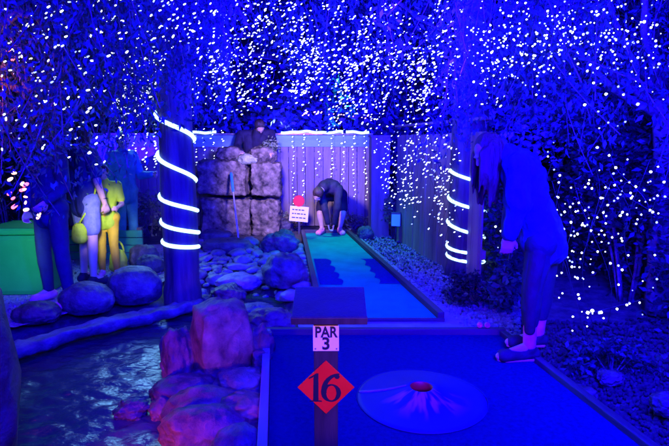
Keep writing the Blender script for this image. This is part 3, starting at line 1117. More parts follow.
def fuse(name, shapes, mat, voxel, smooth=5, parent=None, ruffle=0.0):
    v, f = merge(*shapes)
    me = mesh_from(name, v, f, None)
    ob = bpy.data.objects.new(name, me)
    SHOP.collection.objects.link(ob)
    md_ = ob.modifiers.new('fuse', 'REMESH')
    md_.mode = 'VOXEL'
    md_.voxel_size = voxel
    md_.use_smooth_shade = True
    sm = ob.modifiers.new('smooth', 'SMOOTH')
    sm.factor = 0.5
    sm.iterations = smooth
    SHOP.view_layers[0].update()
    dg = SHOP.view_layers[0].depsgraph
    out = bpy.data.meshes.new_from_object(ob.evaluated_get(dg))
    SHOP.collection.objects.unlink(ob)
    USED.append(ob)
    out.name = name
    if ruffle:
        n_ = len(out.vertices)
        co_, no_ = np.empty(n_ * 3, np.float32), np.empty(n_ * 3, np.float32)
        out.vertices.foreach_get('co', co_)
        out.vertex_normals.foreach_get('vector', no_)
        co_, no_ = co_.reshape(-1, 3), no_.reshape(-1, 3)
        am = np.array([noise.noise((p[0] * 11, p[1] * 11, p[2] * 11)) + 0.6 * noise.noise((p[0] * 30, p[1] * 30, p[2] * 9)) for p in co_.tolist()])
        out.vertices.foreach_set('co', (co_ + no_ * (ruffle * am)[:, None]).ravel().astype(np.float32))
        out.update()
    out.materials.clear()
    out.materials.append(mat)
    out.polygons.foreach_set('use_smooth', [True] * len(out.polygons))
    return link(name, out, parent)


def frame(fwd, up):
    f_ = Vector(fwd).normalized()
    u_ = Vector(up)
    u_ = (u_ - f_ * u_.dot(f_)).normalized()
    r_ = f_.cross(u_)
    return Matrix((r_, f_, u_)).transposed()      # columns: right, forward, up


def hand(wrist, direction, palm_n, thumb_side, s=1.0, curl=0.45):
    """palm, four unequal bent fingers and a thumb from the side of the palm"""
    d = Vector(direction).normalized()
    nrm = Vector(palm_n)
    nrm = (nrm - d * nrm.dot(d)).normalized()
    sd_ = d.cross(nrm) * thumb_side
    w = Vector(wrist)
    out = []
    for k in (-1.5, -0.5, 0.5, 1.5):
        out.append(capsule(w + sd_ * 0.010 * k * s, 0.013 * s, w + d * 0.075 * s + sd_ * 0.019 * k * s, 0.0115 * s, 10, 3))
    lens = {1.5: 0.070, 0.5: 0.080, -0.5: 0.074, -1.5: 0.057}
    for k, ln in lens.items():
        p = w + d * 0.080 * s + sd_ * 0.0195 * k * s
        a_ = 0.2
        for j, fr_ in enumerate((0.45, 0.32, 0.23)):
            a_ += curl * (1 + 0.15 * k)
            q = p + (d * math.cos(a_) + nrm * math.sin(a_)) * ln * fr_ * s + sd_ * 0.001 * k
            out.append(capsule(p, (0.0092 - j * 0.0008) * s, q, (0.0086 - j * 0.0008) * s, 8, 3))
            p = q
    tb = w + d * 0.022 * s + sd_ * 0.026 * s
    t1 = tb + (d * 0.7 + sd_ * 0.75 + nrm * 0.2).normalized() * 0.036 * s
    t2 = t1 + (d * 0.9 + sd_ * 0.2 + nrm * 0.35).normalized() * 0.030 * s
    out.append(capsule(tb, 0.014 * s, t1, 0.0105 * s, 8, 3))
    out.append(capsule(t1, 0.0102 * s, t2, 0.0088 * s, 8, 3))
    return out


def person(label, J, face, head_up, voxel, sc=1.0, top='blue_cloth', sleeve='long', bottom='navy_cloth', leg='long', shoe='black_cloth', sock=None,
           hair='hair', hair_style='long', hem=0.10, stripe=None, group=None, palm=None, curl=0.45, belly=1.0, shoe_sole=None, hood=False, loose=0.020, crease=0.006, veil=False):
    """J: joints in world space; the body is one fused surface, clothing and hair are children"""
    V3 = {k: Vector(v) for k, v in J.items()}
    s = sc
    H = V3['head']
    hm = frame(face, head_up)
    rt, fw, up_ = hm.col[0], hm.col[1], hm.col[2]
    body = []
    body.append(ellip(H, (0.074 * s, 0.092 * s, 0.108 * s), hm))
    body.append(ellip(H + fw * 0.028 * s - up_ * 0.055 * s, (0.054 * s, 0.058 * s, 0.056 * s), hm))
    body.append(ellip(H + fw * 0.088 * s + up_ * 0.018 * s, (0.050 * s, 0.012 * s, 0.010 * s), hm))        # brow
    body.append(capsule(H + fw * 0.088 * s + up_ * 0.008 * s, 0.009 * s, H + fw * 0.108 * s - up_ * 0.026 * s, 0.013 * s, 8, 3))   # nose
    body.append(ellip(H + fw * 0.086 * s - up_ * 0.058 * s, (0.024 * s, 0.010 * s, 0.010 * s), hm))        # lips
    for q in (-1, 1):
        body.append(ellip(H + rt * 0.074 * s * q - fw * 0.004 * s, (0.010 * s, 0.018 * s, 0.030 * s), hm))  # ears
    neck = V3['neck']
    body.append(capsule(neck, 0.058 * s, H - up_ * 0.05 * s - fw * 0.015 * s, 0.052 * s))
    ch, pe = V3['chest'], V3['pelvis']
    sl, sr, hl, hr = V3['sl'], V3['sr'], V3['hl'], V3['hr']

    def torso(g):
        out = []
        mid = ch.lerp(pe, 0.55)
        for S_, Hp in ((sl, hl), (sr, hr)):
            a_ = ch.lerp(S_, 0.45)
            b_ = pe.lerp(Hp, 0.5)
            m_ = mid + (a_ + b_ - ch - pe) * 0.42
            out.append(capsule(a_, (0.098 + g) * s, m_, (0.088 * belly + g) * s))
            out.append(capsule(m_, (0.088 * belly + g) * s, b_, (0.100 + g) * s))
        out.append(capsule(sl, (0.052 + g) * s, sr, (0.052 + g) * s))
        out.append(capsule(neck, (0.062 + g) * s, ch, (0.105 + g) * s))
        return out

    body += torso(0)
    for q in ('l', 'r'):
        S_, E, W = V3['s' + q], V3['e' + q], V3['w' + q]
        body.append(capsule(S_, 0.050 * s, E, 0.039 * s))
        body.append(capsule(E, 0.039 * s, W, 0.026 * s))
        d = (W - E).normalized()
        hp_ = V3.get('p' + q, W + d)
        hd_ = (hp_ - W) if 'p' + q in V3 else d
        body += hand(W, hd_, (palm or {}).get(q, -fw), 1 if q == 'l' else -1, s, curl)
        Hp, K, A_, T = V3['h' + q], V3['k' + q], V3['a' + q], V3['t' + q]
        body.append(capsule(Hp, 0.084 * s, K, 0.054 * s))
        body.append(capsule(K.lerp(A_, 0.25) + (K.lerp(A_, .25) - K.lerp(T, 0.25)) * 0.05, 0.052 * s, A_, 0.034 * s))
        body.append(capsule(K, 0.054 * s, K.lerp(A_, 0.3), 0.052 * s))
        body.append(capsule(A_, 0.036 * s, T, 0.026 * s))
    root = fuse('person', body, M['skin'], voxel)
    tag(root, label, 'person', group)
    # eyes
    for q in (-1, 1):
        v, f = ellip(H + rt * 0.031 * s * q + fw * 0.083 * s + up_ * 0.004 * s, (0.012 * s, 0.009 * s, 0.008 * s), hm)
        link('eye', mesh_from('eye', v, f, M['eye']), root)
    # top
    g = loose
    sh = torso(g)
    dn = (pe - ch).normalized()
    for Hp in (hl, hr):
        b_ = pe.lerp(Hp, 0.55)
        sh.append(capsule(b_, (0.106 + g) * s, b_ + dn * hem * s, (0.100 + g) * s))
    for q in ('l', 'r'):
        S_, E, W = V3['s' + q], V3['e' + q], V3['w' + q]
        if sleeve == 'long':
            sh.append(capsule(S_, (0.050 + g) * s, E, (0.039 + g) * s))
            sh.append(capsule(E, (0.039 + g) * s, E.lerp(W, 0.92), (0.028 + g * 0.7) * s))
        else:
            sh.append(capsule(S_, (0.052 + g) * s, S_.lerp(E, 0.7), (0.045 + g) * s))
    if hood:
        sh.append(ellip(neck + (neck - H) * 0.25 + (pe - ch).normalized() * 0.05 + Vector((0.03, 0, 0.05)), (0.09 * s, 0.11 * s, 0.07 * s)))
    tp = fuse('top', sh, M[top], max(voxel, 0.007), 6, root, crease)
    # trousers, shorts or leggings
    g = 0.011
    lg = [capsule(hl, (0.098 + g) * s, hr, (0.098 + g) * s), capsule(pe, (0.11 + g) * s, pe.lerp((hl + hr) / 2, .5), (0.11 + g) * s)]
    for q in ('l', 'r'):
        Hp, K, A_ = V3['h' + q], V3['k' + q], V3['a' + q]
        if leg == 'long':
            lg.append(capsule(Hp, (0.086 + g) * s, K, (0.055 + g) * s))
            lg.append(capsule(K, (0.055 + g) * s, K.lerp(A_, .3), (0.053 + g) * s))
            lg.append(capsule(K.lerp(A_, .3), (0.053 + g) * s, K.lerp(A_, 0.55 if sock else 0.95), ((0.042 if sock else .036) + g) * s))
        else:
            lg.append(capsule(Hp, (0.086 + g * 1.3) * s, Hp.lerp(K, 0.72), (0.070 + g * 1.6) * s))
    fuse({'long': 'trousers', 'shorts': 'shorts'}[leg], lg, M[bottom], max(voxel, 0.007), 5, root, 0.003)
    for q in ('l', 'r'):
        K, A_, T = V3['k' + q], V3['a' + q], V3['t' + q]
        if sock:
            fuse('sock', [capsule(K.lerp(A_, 0.5), 0.046 * s, A_, 0.042 * s)], M[sock], max(voxel, .006), 3, root)
        if shoe:
            d = (T - A_)
            d.z = 0
            d.normalize()
            zf = min(T.z, A_.z - 0.05 * s) if True else 0
            hl_ = Vector((A_.x, A_.y, zf + 0.012 * s)) - d * 0.035 * s
            sd2 = Vector((-d.y, d.x, 0))
            toe = Vector((T.x, T.y, zf + 0.004 * s))
            fuse('shoe', [capsule(A_ - Vector((0, 0, 0.035 * s)), 0.043 * s, toe - d * 0.045 * s + Vector((0, 0, 0.008 * s)), 0.036 * s), capsule(hl_, 0.045 * s, toe - d * 0.025 + sd2 * .010 * s, 0.040 * s), capsule(hl_, 0.045 * s, toe - sd2 * .012 * s - d * .03, 0.040 * s),
                          capsule(A_ - Vector((0, 0, 0.02 * s)), 0.046 * s, hl_ + Vector((0, 0, 0.03 * s)) + d * .03, 0.046 * s)], M[shoe], max(voxel, .006), 4, root)
            if shoe_sole:
                fuse('sole', [capsule(hl_ + Vector((0, 0, -0.032 * s)), 0.016 * s, toe + Vector((0, 0, -0.026 * s)), 0.016 * s),
                              capsule(hl_ + sd2 * .025 + Vector((0, 0, -0.032 * s)), 0.015 * s, toe + sd2 * .022 - d * .04 + Vector((0, 0, -0.026 * s)), 0.015 * s),
                              capsule(hl_ - sd2 * .025 + Vector((0, 0, -0.032 * s)), 0.015 * s, toe - sd2 * .022 - d * .04 + Vector((0, 0, -0.026 * s)), 0.015 * s)], M[shoe_sole], .006, 3, root)
    # hair
    if hair:
        hs = [ellip(H - fw * 0.018 * s + up_ * 0.022 * s, (0.086 * s, 0.094 * s, 0.104 * s), hm)]
        if hair_style in ('long', 'hang'):
            fall = Vector((0, 0, -1)) if hair_style == 'hang' else -up_
            n_ = 9 if hair_style == 'hang' else 7
            for i in range(n_):
                an = PI * (i / (n_ - 1)) if hair_style == 'long' else PI * (i / (n_ - 1)) * 1.1 - .15
                o_ = rt * math.cos(an) * 0.076 * s - fw * math.sin(an) * 0.070 * s
                st_ = H + o_ + up_ * 0.02 * s
                ln = (0.22 + 0.04 * math.sin(i * 2.1)) * s if hair_style == 'long' else (0.34 + 0.05 * math.sin(i * 2.7)) * s
                md2 = st_ + fall * ln * 0.5 + o_ * 0.12
                hs.append(capsule(st_, 0.026 * s, md2, 0.028 * s, 8, 3))
                hs.append(capsule(md2, 0.028 * s, st_ + fall * ln + o_ * 0.02, 0.012 * s, 8, 3))
        if veil:                       # loose hair falling past both cheeks and over the brow
            for q in (-1, 1):
                for i in range(6):
                    st_ = H + rt * q * (0.074 - 0.005 * i) * s + fw * (0.016 * i - 0.01) * s + up_ * (0.05 - 0.004 * i) * s
                    ln = (0.33 - 0.022 * i + 0.03 * math.sin(i * 3.1 + q)) * s
                    m1 = st_ + Vector((0, 0, -ln * .5)) + rt * q * 0.012
                    hs.append(capsule(st_, 0.020 * s, m1, 0.019 * s, 8, 3))
                    hs.append(capsule(m1, 0.019 * s, st_ + Vector((0.01 * math.sin(i), 0.01 * math.cos(i * 2), -ln)), 0.006 * s, 8, 3))
        h_ = fuse('hair', hs, M[hair], max(voxel, .007), 3, root, 0.004)
    if stripe:
        for q in ('l',):
            K, A_, Hp = V3['k' + q], V3['a' + q], V3['h' + q]
            off = Vector((-0.012, -0.026, 0)) * s
            fuse('stripe', [capsule(Hp.lerp(K, 0.12) + off * 1.7, 0.058 * s, K + off * 0.9, 0.050 * s),
                            capsule(K + off * 0.9, 0.050 * s, K.lerp(A_, .68) + off * 0.9, 0.036 * s)], M[stripe], .007, 4, root)
    return root


# woman standing on the near green's right rail, bent over to look down, seen from her left side
wy_ = G(520, 362, FZ).y + 0.06
Jw = dict(head=D(489, 152, wy_), neck=D(505, 158, wy_ + .02), chest=D(523, 178, wy_ + .02), pelvis=D(541, 232, wy_ + .04),
          sl=D(516, 166, wy_ - .15), sr=D(520, 162, wy_ + .19), el=D(518, 205, wy_ - .19), er=D(514, 204, wy_ + .20), wl=D(509, 236, wy_ - .17), wr=D(508, 234, wy_ + .12),
          pl=D(506, 256, wy_ - .17), hl=D(541, 243, wy_ - .07), hr=D(546, 241, wy_ + .12), kl=D(532, 290, wy_ - .06), kr=D(544, 290, wy_ + .13),
          al=D(529, 350, wy_ - .03), ar=D(537, 342, wy_ + .15), tl=D(499, 361, wy_ - .05), tr=D(508, 352, wy_ + .14))
Jw['al'].z, Jw['ar'].z = FZ + .095, 0.16
Jw['tl'].z, Jw['tr'].z = FZ + .035, FZ + .06
person('woman in a plain blue jacket and striped leggings looking down beside the right post', Jw, (-0.86, -0.25, -0.55), (-0.5, 0, 0.85), 0.006, 1.0,
       'blue_cloth', 'long', 'leg_blue', 'long', 'black_cloth', 'pink_cloth', 'hair_brown', 'hang', 0.065, 'black_cloth', palm={'l': (0.2, 1, 0), 'r': (0.2, -1, 0)}, shoe_sole='pink_shoe', loose=0.034, crease=0.017, veil=True, hood=True)

# golfer at the end of the far green, bent double to the ground
gy_ = 8.22
Jg = dict(head=D(318, 194, gy_ - .36), neck=D(324, 187, gy_ - .22), chest=D(329, 186, gy_ - .08), pelvis=D(333, 190, gy_ + .30),
          sl=D(339, 189, gy_ - .16), sr=D(320, 189, gy_ - .14), el=D(337, 209, gy_ - .26), er=D(325, 210, gy_ - .26), wl=D(334, 224, gy_ - .24), wr=D(328, 224, gy_ - .26),
          hl=D(341, 195, gy_ + .26), hr=D(324, 195, gy_ + .26), kl=D(343, 214, gy_ + .06), kr=D(320, 214, gy_ + .06), al=D(340, 232, gy_ + .05), ar=D(322, 232, gy_ + .05),
          tl=D(343, 238, gy_ - .12), tr=D(318, 238, gy_ - .12))
for k_ in ('al', 'ar'): Jg[k_].z = fz + .085
for k_ in ('tl', 'tr'): Jg[k_].z = fz + .03
person('golfer in black top and shorts bent double at the end of the far green', Jg, (-0.15, -0.25, -0.95), (0, -0.95, -0.25), 0.009, 1.0,
       'black_cloth', 'long', 'black_cloth', 'shorts', 'pink_shoe', None, 'hair', 'short', 0.02, palm={'l': (-1, 0, 0), 'r': (1, 0, 0)})

# figure leaning on top of the stone stack from behind it
sy = 8.95
Js = dict(head=D(260, 126, sy - .30), neck=D(258, 131, sy - .14), chest=D(256, 143, sy - .02), pelvis=D(256, 175, sy + .12),
          sl=D(271, 133, sy - .05), sr=D(241, 134, sy - .05), el=D(275, 146, sy - .2), er=D(237, 147, sy - .2), wl=D(271, 152, sy - .48), wr=D(242, 152, sy - .48),
          hl=D(261, 181, sy + .1), hr=D(250, 181, sy + .1), kl=D(262, 208, sy + .02), kr=D(249, 208, sy + .02), al=D(262, 232, sy + .1), ar=D(249, 232, sy + .1),
          tl=D(262, 235, sy - .08), tr=D(249, 235, sy - .08))
for k_ in ('al', 'ar'): Js[k_].z = .085
for k_ in ('tl', 'tr'): Js[k_].z = .03
person('person in a dark jacket leaning over the top of the stone stack', Js, (0.15, -0.35, -0.92), (0, -0.92, 0.35), 0.010, 1.0,
       'black_cloth', 'long', 'navy_cloth', 'long', 'black_cloth', None, 'hair', 'short', 0.04, palm={'l': (0, 0, -1), 'r': (0, 0, -1)}, belly=1.1)


def stander(label, uf, vf, h, face, seed, sep=0.16, armbend=0.1, **kw):
    """a standing person whose feet are at the pixel (uf, vf)"""
    b = G(uf, vf, 0.03)
    f_ = Vector((face[0], face[1], 0)).normalized()
    r_ = Vector((f_.y, -f_.x, 0))
    s = h / 1.7
    rnd = random.Random(seed)

    def at(r, f, z):
        return b + r_ * r * s + f_ * f * s + Vector((0, 0, z * s))
    J = dict(head=at(0, .03, 1.58), neck=at(0, -.01, 1.43), chest=at(0, 0, 1.28), pelvis=at(0, 0, 0.95),
             sl=at(-.18, -.01, 1.38), sr=at(.18, -.01, 1.38), el=at(-.24, -.02 + armbend * .3, 1.10), er=at(.24, .0, 1.10),
             wl=at(-.22, .06 + armbend, .88 + armbend), wr=at(.22, .08, .87),
             hl=at(-.09, 0, .90), hr=at(.09, 0, .90), kl=at(-sep / 2 - .02, .03, .49), kr=at(sep / 2 + .02, -.01, .49),
             al=at(-sep / 2 - .04, 0, .085), ar=at(sep / 2 + .04, -.04, .085), tl=at(-sep / 2 - .06, .16, .03), tr=at(sep / 2 + .06, .12, .03))
    return person(label, J, (f_.x, f_.y, -0.15), (0, 0, 1), 0.009, s, palm={'l': r_, 'r': -r_}, **kw)


stander('adult in dark leggings and pink trainers standing by the green box', 58, 303, 1.68, (-0.45, -0.8), 1, sep=0.30, top='blue_cloth', bottom='navy_cloth', shoe='pink_shoe', hair_style='long')
stander('adult in pale denim shorts with bare legs on the path', 91, 283, 1.66, (0.5, 0.8), 2, sep=0.16, top='blue_cloth', sleeve='short', bottom='denim', leg='shorts', shoe='black_cloth', hair_style='long')
stander('child in yellow trousers standing between the adults on the path', 110, 276, 1.24, (0.2, -0.9), 3, sep=0.14, top='lime_cloth', sleeve='short', bottom='yellow_cloth', shoe='pink_shoe', hair_style='short', armbend=.2)
stander('adult in teal clothes standing farthest along the path', 129, 256, 1.6, (0.8, -0.4), 4, sep=0.12, top='teal_cloth', bottom='teal_cloth', shoe='black_cloth', hair_style='short', armbend=.25)

# lime bag held at the side of the adult in shorts / yellow bag by the boulders
bp_ = G(119, 272, 0.03)
root = empty('shoulder_bag', bp_)
tag(root, 'yellow green bag standing on the path beside the large boulder', 'bag')
v_ = [ellip((0, 0, 0.13), (0.10, 0.07, 0.14)), ellip((0, 0, 0.06), (0.11, 0.08, 0.07))]
fuse('bag_body', v_, M['lime_cloth'], 0.008, 4, root, 0.006)
hp_ = [Vector((0.07 * math.cos(t), 0, 0.24 + 0.12 * math.sin(t))) for t in np.linspace(0, PI, 14)]
v, f = tube(hp_, 0.011, 8)
link('strap', mesh_from('strap', v, f, M['lime_cloth']), root)



bp_ = D(80, 243, 5.15)
root = empty('shoulder_bag', bp_)
tag(root, 'lime green bag hanging at the hip of the adult in pale shorts', 'bag')
fuse('bag_body', [ellip((0, 0, 0.10), (0.075, 0.06, 0.11)), ellip((0, 0, 0.05), (0.08, 0.065, 0.06))], M['lime_cloth'], 0.008, 4, root, 0.005)
v, f = tube([Vector((0, 0, .19)), Vector((.07, .05, .32)), Vector((.14, .10, .5)), Vector((.16, .12, .62))], 0.009, 8)
link('strap', mesh_from('strap', v, f, M['lime_cloth']), root)

bpy.data.batch_remove(USED)
bpy.data.scenes.remove(SHOP)

# ------------------------------------------------------------------ foliage
def leaves(points, size, mat, name, parent=None, droop=0.3, aspect=0.45):
    P = np.asarray(points, float)
    n = len(P)
    th = rng.uniform(0, 2 * PI, n)
    el = rng.normal(-droop, 0.5, n)
    d = np.stack([np.cos(th) * np.cos(el), np.sin(th) * np.cos(el), np.sin(el)], 1)
    r = rng.normal(size=(n, 3))
    s = np.cross(d, r)
    s /= np.linalg.norm(s, axis=1)[:, None] + 1e-9
    nn = np.cross(d, s)
    L_ = (size * rng.uniform(0.6, 1.4, n))[:, None]
    W = L_ * aspect
    v0 = P
    v1 = P + d * L_ * 0.45 + s * W * 0.5 + nn * L_ * 0.06
    v2 = P + d * L_ - nn * L_ * 0.12
    v3 = P + d * L_ * 0.45 - s * W * 0.5 + nn * L_ * 0.06
    V = np.stack([v0, v1, v2, v3], 1).reshape(-1, 3)
    me = bpy.data.meshes.new(name)
    me.vertices.add(4 * n)
    me.vertices.foreach_set('co', V.ravel())
    me.loops.add(4 * n)
    me.loops.foreach_set('vertex_index', np.arange(4 * n, dtype=np.int32))
    me.polygons.add(n)
    me.polygons.foreach_set('loop_start', np.arange(0, 4 * n, 4, dtype=np.int32))
    me.update()
    me.validate()
    me.materials.append(mat)
    return link(name, me, parent)


def twig_points(tops, per, length, drift=0.25, spread=0.05):
    """leaf positions down hanging twigs"""
    out, lines = [], []
    for t in tops:
        t = np.array(t, float)
        L_ = length * rng.uniform(0.5, 1.3)
        dr = rng.normal(0, drift, 2)
        s = np.sort(rng.uniform(0, 1, per))
        p = np.stack([t[0] + dr[0] * s ** 1.5, t[1] + dr[1] * s ** 1.5, t[2] - L_ * s], 1)
        out.append(p + rng.normal(0, spread, p.shape))
        q = np.linspace(0, 1, 6)
        lines.append([Vector((t[0] + dr[0] * a ** 1.5, t[1] + dr[1] * a ** 1.5, t[2] - L_ * a)) for a in q])
    return np.concatenate(out), lines


def limb(pts, r0, r1, seg=8):
    n = len(pts)
    fine = []
    for i in range(n - 1):
        for k in range(5):
            p = pts[i].lerp(pts[i + 1], k / 5)
            fine.append(p + Vector(noise.noise_vector(p * 1.7)) * 0.05)
    fine.append(pts[-1])
    m = len(fine)
    return tube(fine, [r0 + (r1 - r0) * i / (m - 1) for i in range(m)], seg)


def weeping_tree(label, base, trunk_pts, limbs, tops, per, length, leaf, mat='leaf', trunk_r=0.12, drift=0.25, spread=0.06, group=None):
    root = empty('weeping_tree', base)
    tag(root, label, 'tree', group)
    B = Vector(base)
    v, f = limb([p - B for p in trunk_pts], trunk_r, trunk_r * 0.5, 10)
    link('trunk', mesh_from('trunk', v, f, M['branch']), root)
    for lb_ in limbs:
        v, f = limb([p - B for p in lb_], trunk_r * 0.38, 0.012, 7)
        link('limb', mesh_from('limb', v, f, M['branch']), root)
    pts, lines = twig_points([(Vector(t) - B)[:] for t in tops], per, length, drift, spread)
    cr = leaves(pts, leaf, M[mat], 'crown', root, 0.7, 0.4)
    parts = [tube(l, 0.004, 4, False) for l in lines]
    v, f = merge(*parts)
    link('twigs', mesh_from('twigs', v, f, M['branch']), cr)
    return root


def cloud(n, u0, u1, v0, v1, y0, y1):
    return [D(random.uniform(u0, u1), random.uniform(v0, v1), random.uniform(y0, y1)) for _ in range(n)]


V_ = Vector
# central weeping tree: rooted behind the back fence, boughs reaching over the garden
t0 = V_((-2.95, 9.9, 0))
tops = cloud(70, 285, 480, -60, 62, 6.2, 8.6) + cloud(60, 150, 480, -70, 15, 6.2, 8.6) + cloud(24, 185, 225, -30, 50, 6.2, 8.4) + cloud(50, 110, 225, -70, 60, 5.4, 7.8) + cloud(26, 300, 480, -190, -50, 5.0, 6.2)
weeping_tree('weeping tree arching over the stone stack behind the back fence', t0, [t0, V_((-2.9, 9.8, 1.6)), V_((-2.4, 9.4, 3.1)), V_((-1.4, 8.6, 4.4))],
             [[V_((-2.4, 9.4, 3.1)), D(300, 20, 8.4), D(350, 30, 7.4)], [V_((-2.2, 9.2, 3.4)), D(250, 10, 7.6), D(200, 24, 6.4)], [V_((-1.4, 8.6, 4.4)), D(380, -10, 7.2), D(440, 30, 6.4)],
              [V_((-1.4, 8.6, 4.4)), D(330, -60, 6.6), D(360, -20, 5.2)], [V_((-2.4, 9.4, 3.1)), D(290, 60, 8.6), D(330, 84, 8.4)]],
             tops, 95, 0.85, 0.075, 'leaf', 0.16)
# left tree: its foliage hangs in front of the people
t1 = D(-60, 200, 4.1); t1.z = 0
tops = cloud(80, -50, 62, -80, 92, 3.4, 4.5) + cloud(90, 40, 130, -90, 48, 3.4, 4.5) + cloud(70, 95, 225, -110, 10, 3.9, 4.6) + cloud(50, 60, 165, -60, 40, 4.6, 5.6)
weeping_tree('drooping leafy tree at the left edge hanging over the standing people', t1, [t1, D(-55, 150, 4.1), D(-30, 60, 4.0), D(10, -30, 3.9)],
             [[D(-30, 60, 4.0), D(20, 90, 3.8), D(75, 82, 3.8)], [D(-30, 60, 4.0), D(20, 10, 3.6), D(90, 20, 3.8)], [D(10, -30, 3.9), D(60, -20, 4.2), D(140, 10, 4.8)]],
             tops, 95, 0.75, 0.05, 'leaf', 0.11)
# right tree with bare radiating stems
t2 = D(664, 210, 4.3); t2.z = 0.05
tops = cloud(130, 440, 700, -70, 70, 3.6, 5.4) + cloud(30, 520, 610, -60, 30, 3.4, 4.6)
weeping_tree('tree with bare radiating boughs at the upper right above the hedge', t2, [t2, D(668, 150, 4.35), D(662, 96, 4.4), D(650, 40, 4.4)],
             [[D(662, 100, 4.4), D(630, 50, 4.2), D(594, -20, 4.0)], [D(664, 120, 4.4), D(612, 92, 4.1), D(566, 40, 3.9)], [D(660, 90, 4.4), D(690, 30, 4.2), D(700, -40, 4.0)],
              [D(650, 40, 4.4), D(640, -10, 4.3), D(610, -50, 4.2)], [D(662, 96, 4.4), D(646, 30, 4.0), D(640, -60, 3.8)],
              [D(662, 110, 4.4), D(590, 60, 4.6), D(520, 10, 4.8)]],
             tops, 85, 0.7, 0.05, 'leaf', 0.10)

# trees beyond the fence, each its own crown and trunk
def bush_points(c, r, n, hollow=0.35):
    out = []
    ks = [rng.normal(size=3) for _ in range(22)]
    ks = [k_ / np.linalg.norm(k_) for k_ in ks]
    for i in range(n):
        k_ = ks[rng.integers(len(ks))]
        p = k_ * rng.uniform(0.55, 0.95) + rng.normal(0, 0.17, 3)
        out.append((c[0] + p[0] * r[0], c[1] + p[1] * r[1], c[2] + p[2] * r[2]))
    return np.array(out)


bt = [(-6.4, 11.6, 3.0, 'leafy tree beyond the back fence at the far left'), (-3.8, 11.2, 3.1, 'leafy tree beyond the back fence behind the left post'),
      (-0.4, 11.8, 3.3, 'leafy tree beyond the back fence behind the stone stack'), (2.0, 11.0, 3.2, 'leafy tree beyond the fence corner behind the thick post'),
      (4.6, 9.8, 3.0, 'leafy tree beyond the wooden fence behind the right post'), (6.6, 8.0, 3.0, 'leafy tree beyond the hedge at the far right')]
for x, y, h, lab in bt:
    root = empty('background_tree', (x, y, 0))
    tag(root, lab, 'tree', 'trees beyond the fences')
    v, f = limb([V_((0, 0, 0)), V_((.1, 0, 1.2)), V_((0, .1, 2.6))], 0.14, 0.06)
    link('trunk', mesh_from('trunk', v, f, M['branch']), root)
    leaves(bush_points((0, 0, h), (2.1, 1.1, 2.3), 7000), 0.17, M['leaf_dark'], 'crown', root, 0.3, 0.55)

# hedge bank on the right: separate shrubs
def shrub(name, label, c, r, n, leaf, mat, cat='shrub', group=None):
    root = empty(name, (c[0], c[1], 0))
    tag(root, label, cat, group)
    st = []
    for i in range(6):
        e = V_((random.uniform(-.5, .5) * r[0], random.uniform(-.5, .5) * r[1], c[2] + random.uniform(0, .6) * r[2]))
        st.append(limb([V_((e.x * .2, e.y * .2, 0)), V_((e.x * .6, e.y * .5, e.z * .5)), e], 0.018 if r[2] > 0.4 else 0.005, 0.006 if r[2] > 0.4 else 0.002, 6))
    v, f = merge(*st)
    link('stems', mesh_from('stems', v, f, M['branch']), root)
    leaves(bush_points((0, 0, c[2]), r, n), leaf, M[mat], 'foliage', root, 0.2, 0.5)
    return root


hedge = [((3.05, 5.6, 1.0), (0.75, .6, 1.0), 3600, 'tall hedge shrub between the right post and the woman'),
         ((2.75, 4.75, 0.9), (0.55, .6, .95), 3600, 'tall dense hedge shrub directly behind the woman'),
         ((2.95, 4.0, 0.95), (0.6, .6, 1.0), 4200, 'hedge shrub covered in fairy lights right of the woman'),
         ((3.1, 3.3, 0.8), (0.62, .5, .9), 3600, 'dark hedge shrub at the right edge of the picture'),
         ((2.9, 2.75, .45), (0.5, .4, .5), 2400, 'low dark hedge shrub at the lower right edge'),
         ((3.9, 4.8, 1.6), (0.8, .8, 1.6), 4500, 'highest hedge shrub at the back of the right bank')]
for c_, r_, n_, lab in hedge:
    shrub('hedge_shrub', lab, c_, r_, n_, 0.062, 'leaf_dark')
shrub('hedge_shrub', 'narrow shrub in the gap between the right post and the woman', (1.85, 5.5, .55), (.3, .3, .6), 1500, .055, 'leaf_dark')
shrub('bush', 'spiky low plant on the gravel between the dark bush and the woman', (*G(500, 312, 0)[:2], .2), (.16, .14, .24), 600, .06, 'leaf')
shrub('bush', 'dark low bush on the gravel in front of the right post', (*G(468, 305, 0)[:2], .14), (.22, .16, .17), 900, .05, 'leaf_dark')
shrub('bush', 'small green plants at the back corner behind the golfer', (*G(350, 229, 0)[:2], .12), (.35, .1, .16), 500, .05, 'leaf_pale')
shrub('bush', 'tuft of green plants behind the white notice', (*G(290, 230, 0)[:2], .12), (.25, .08, .18), 400, .05, 'leaf_pale')
shrub('bush', 'leafy shrub with pale leaves beside the flood lamp', (*G(392, 238, 0)[:2], .5), (.14, .12, .34), 420, .06, 'leaf_pale')
shrub('bush', 'pale green bush left of the stone stack by the path', (*G(150, 236, 0)[:2], .35), (.4, .2, .38), 1100, .06, 'leaf_pale')
shrub('bush', 'leafy sprig growing on the top of the stone stack', (D(270, 150, 8.5).x, 8.5, D(270, 146, 8.5).z), (.16, .1, .12), 200, .05, 'leaf_pale')
shrub('bush', 'dark shrub on the path behind the green box', (*G(20, 262, 0)[:2], .8), (.7, .3, .9), 2600, .07, 'leaf_dark')
shrub('bush', 'low scrub along the right edge of the near green', (*G(610, 372, 0)[:2], .1), (.3, .2, .14), 700, .045, 'leaf_dark')

# lichen covered branch stub behind the left post
st_a, st_b = D(132, 111, 6.5), D(178, 106, 6.3)
v, f = limb([st_a, st_a.lerp(st_b, .5) + V_((0, 0, .03)), st_b], 0.07, 0.05, 10)
tag(link('fallen_branch', mesh_from('fallen_branch', v, f, M['block_mossy'])), 'pale lichen covered branch stub beside the left post top', 'branch')

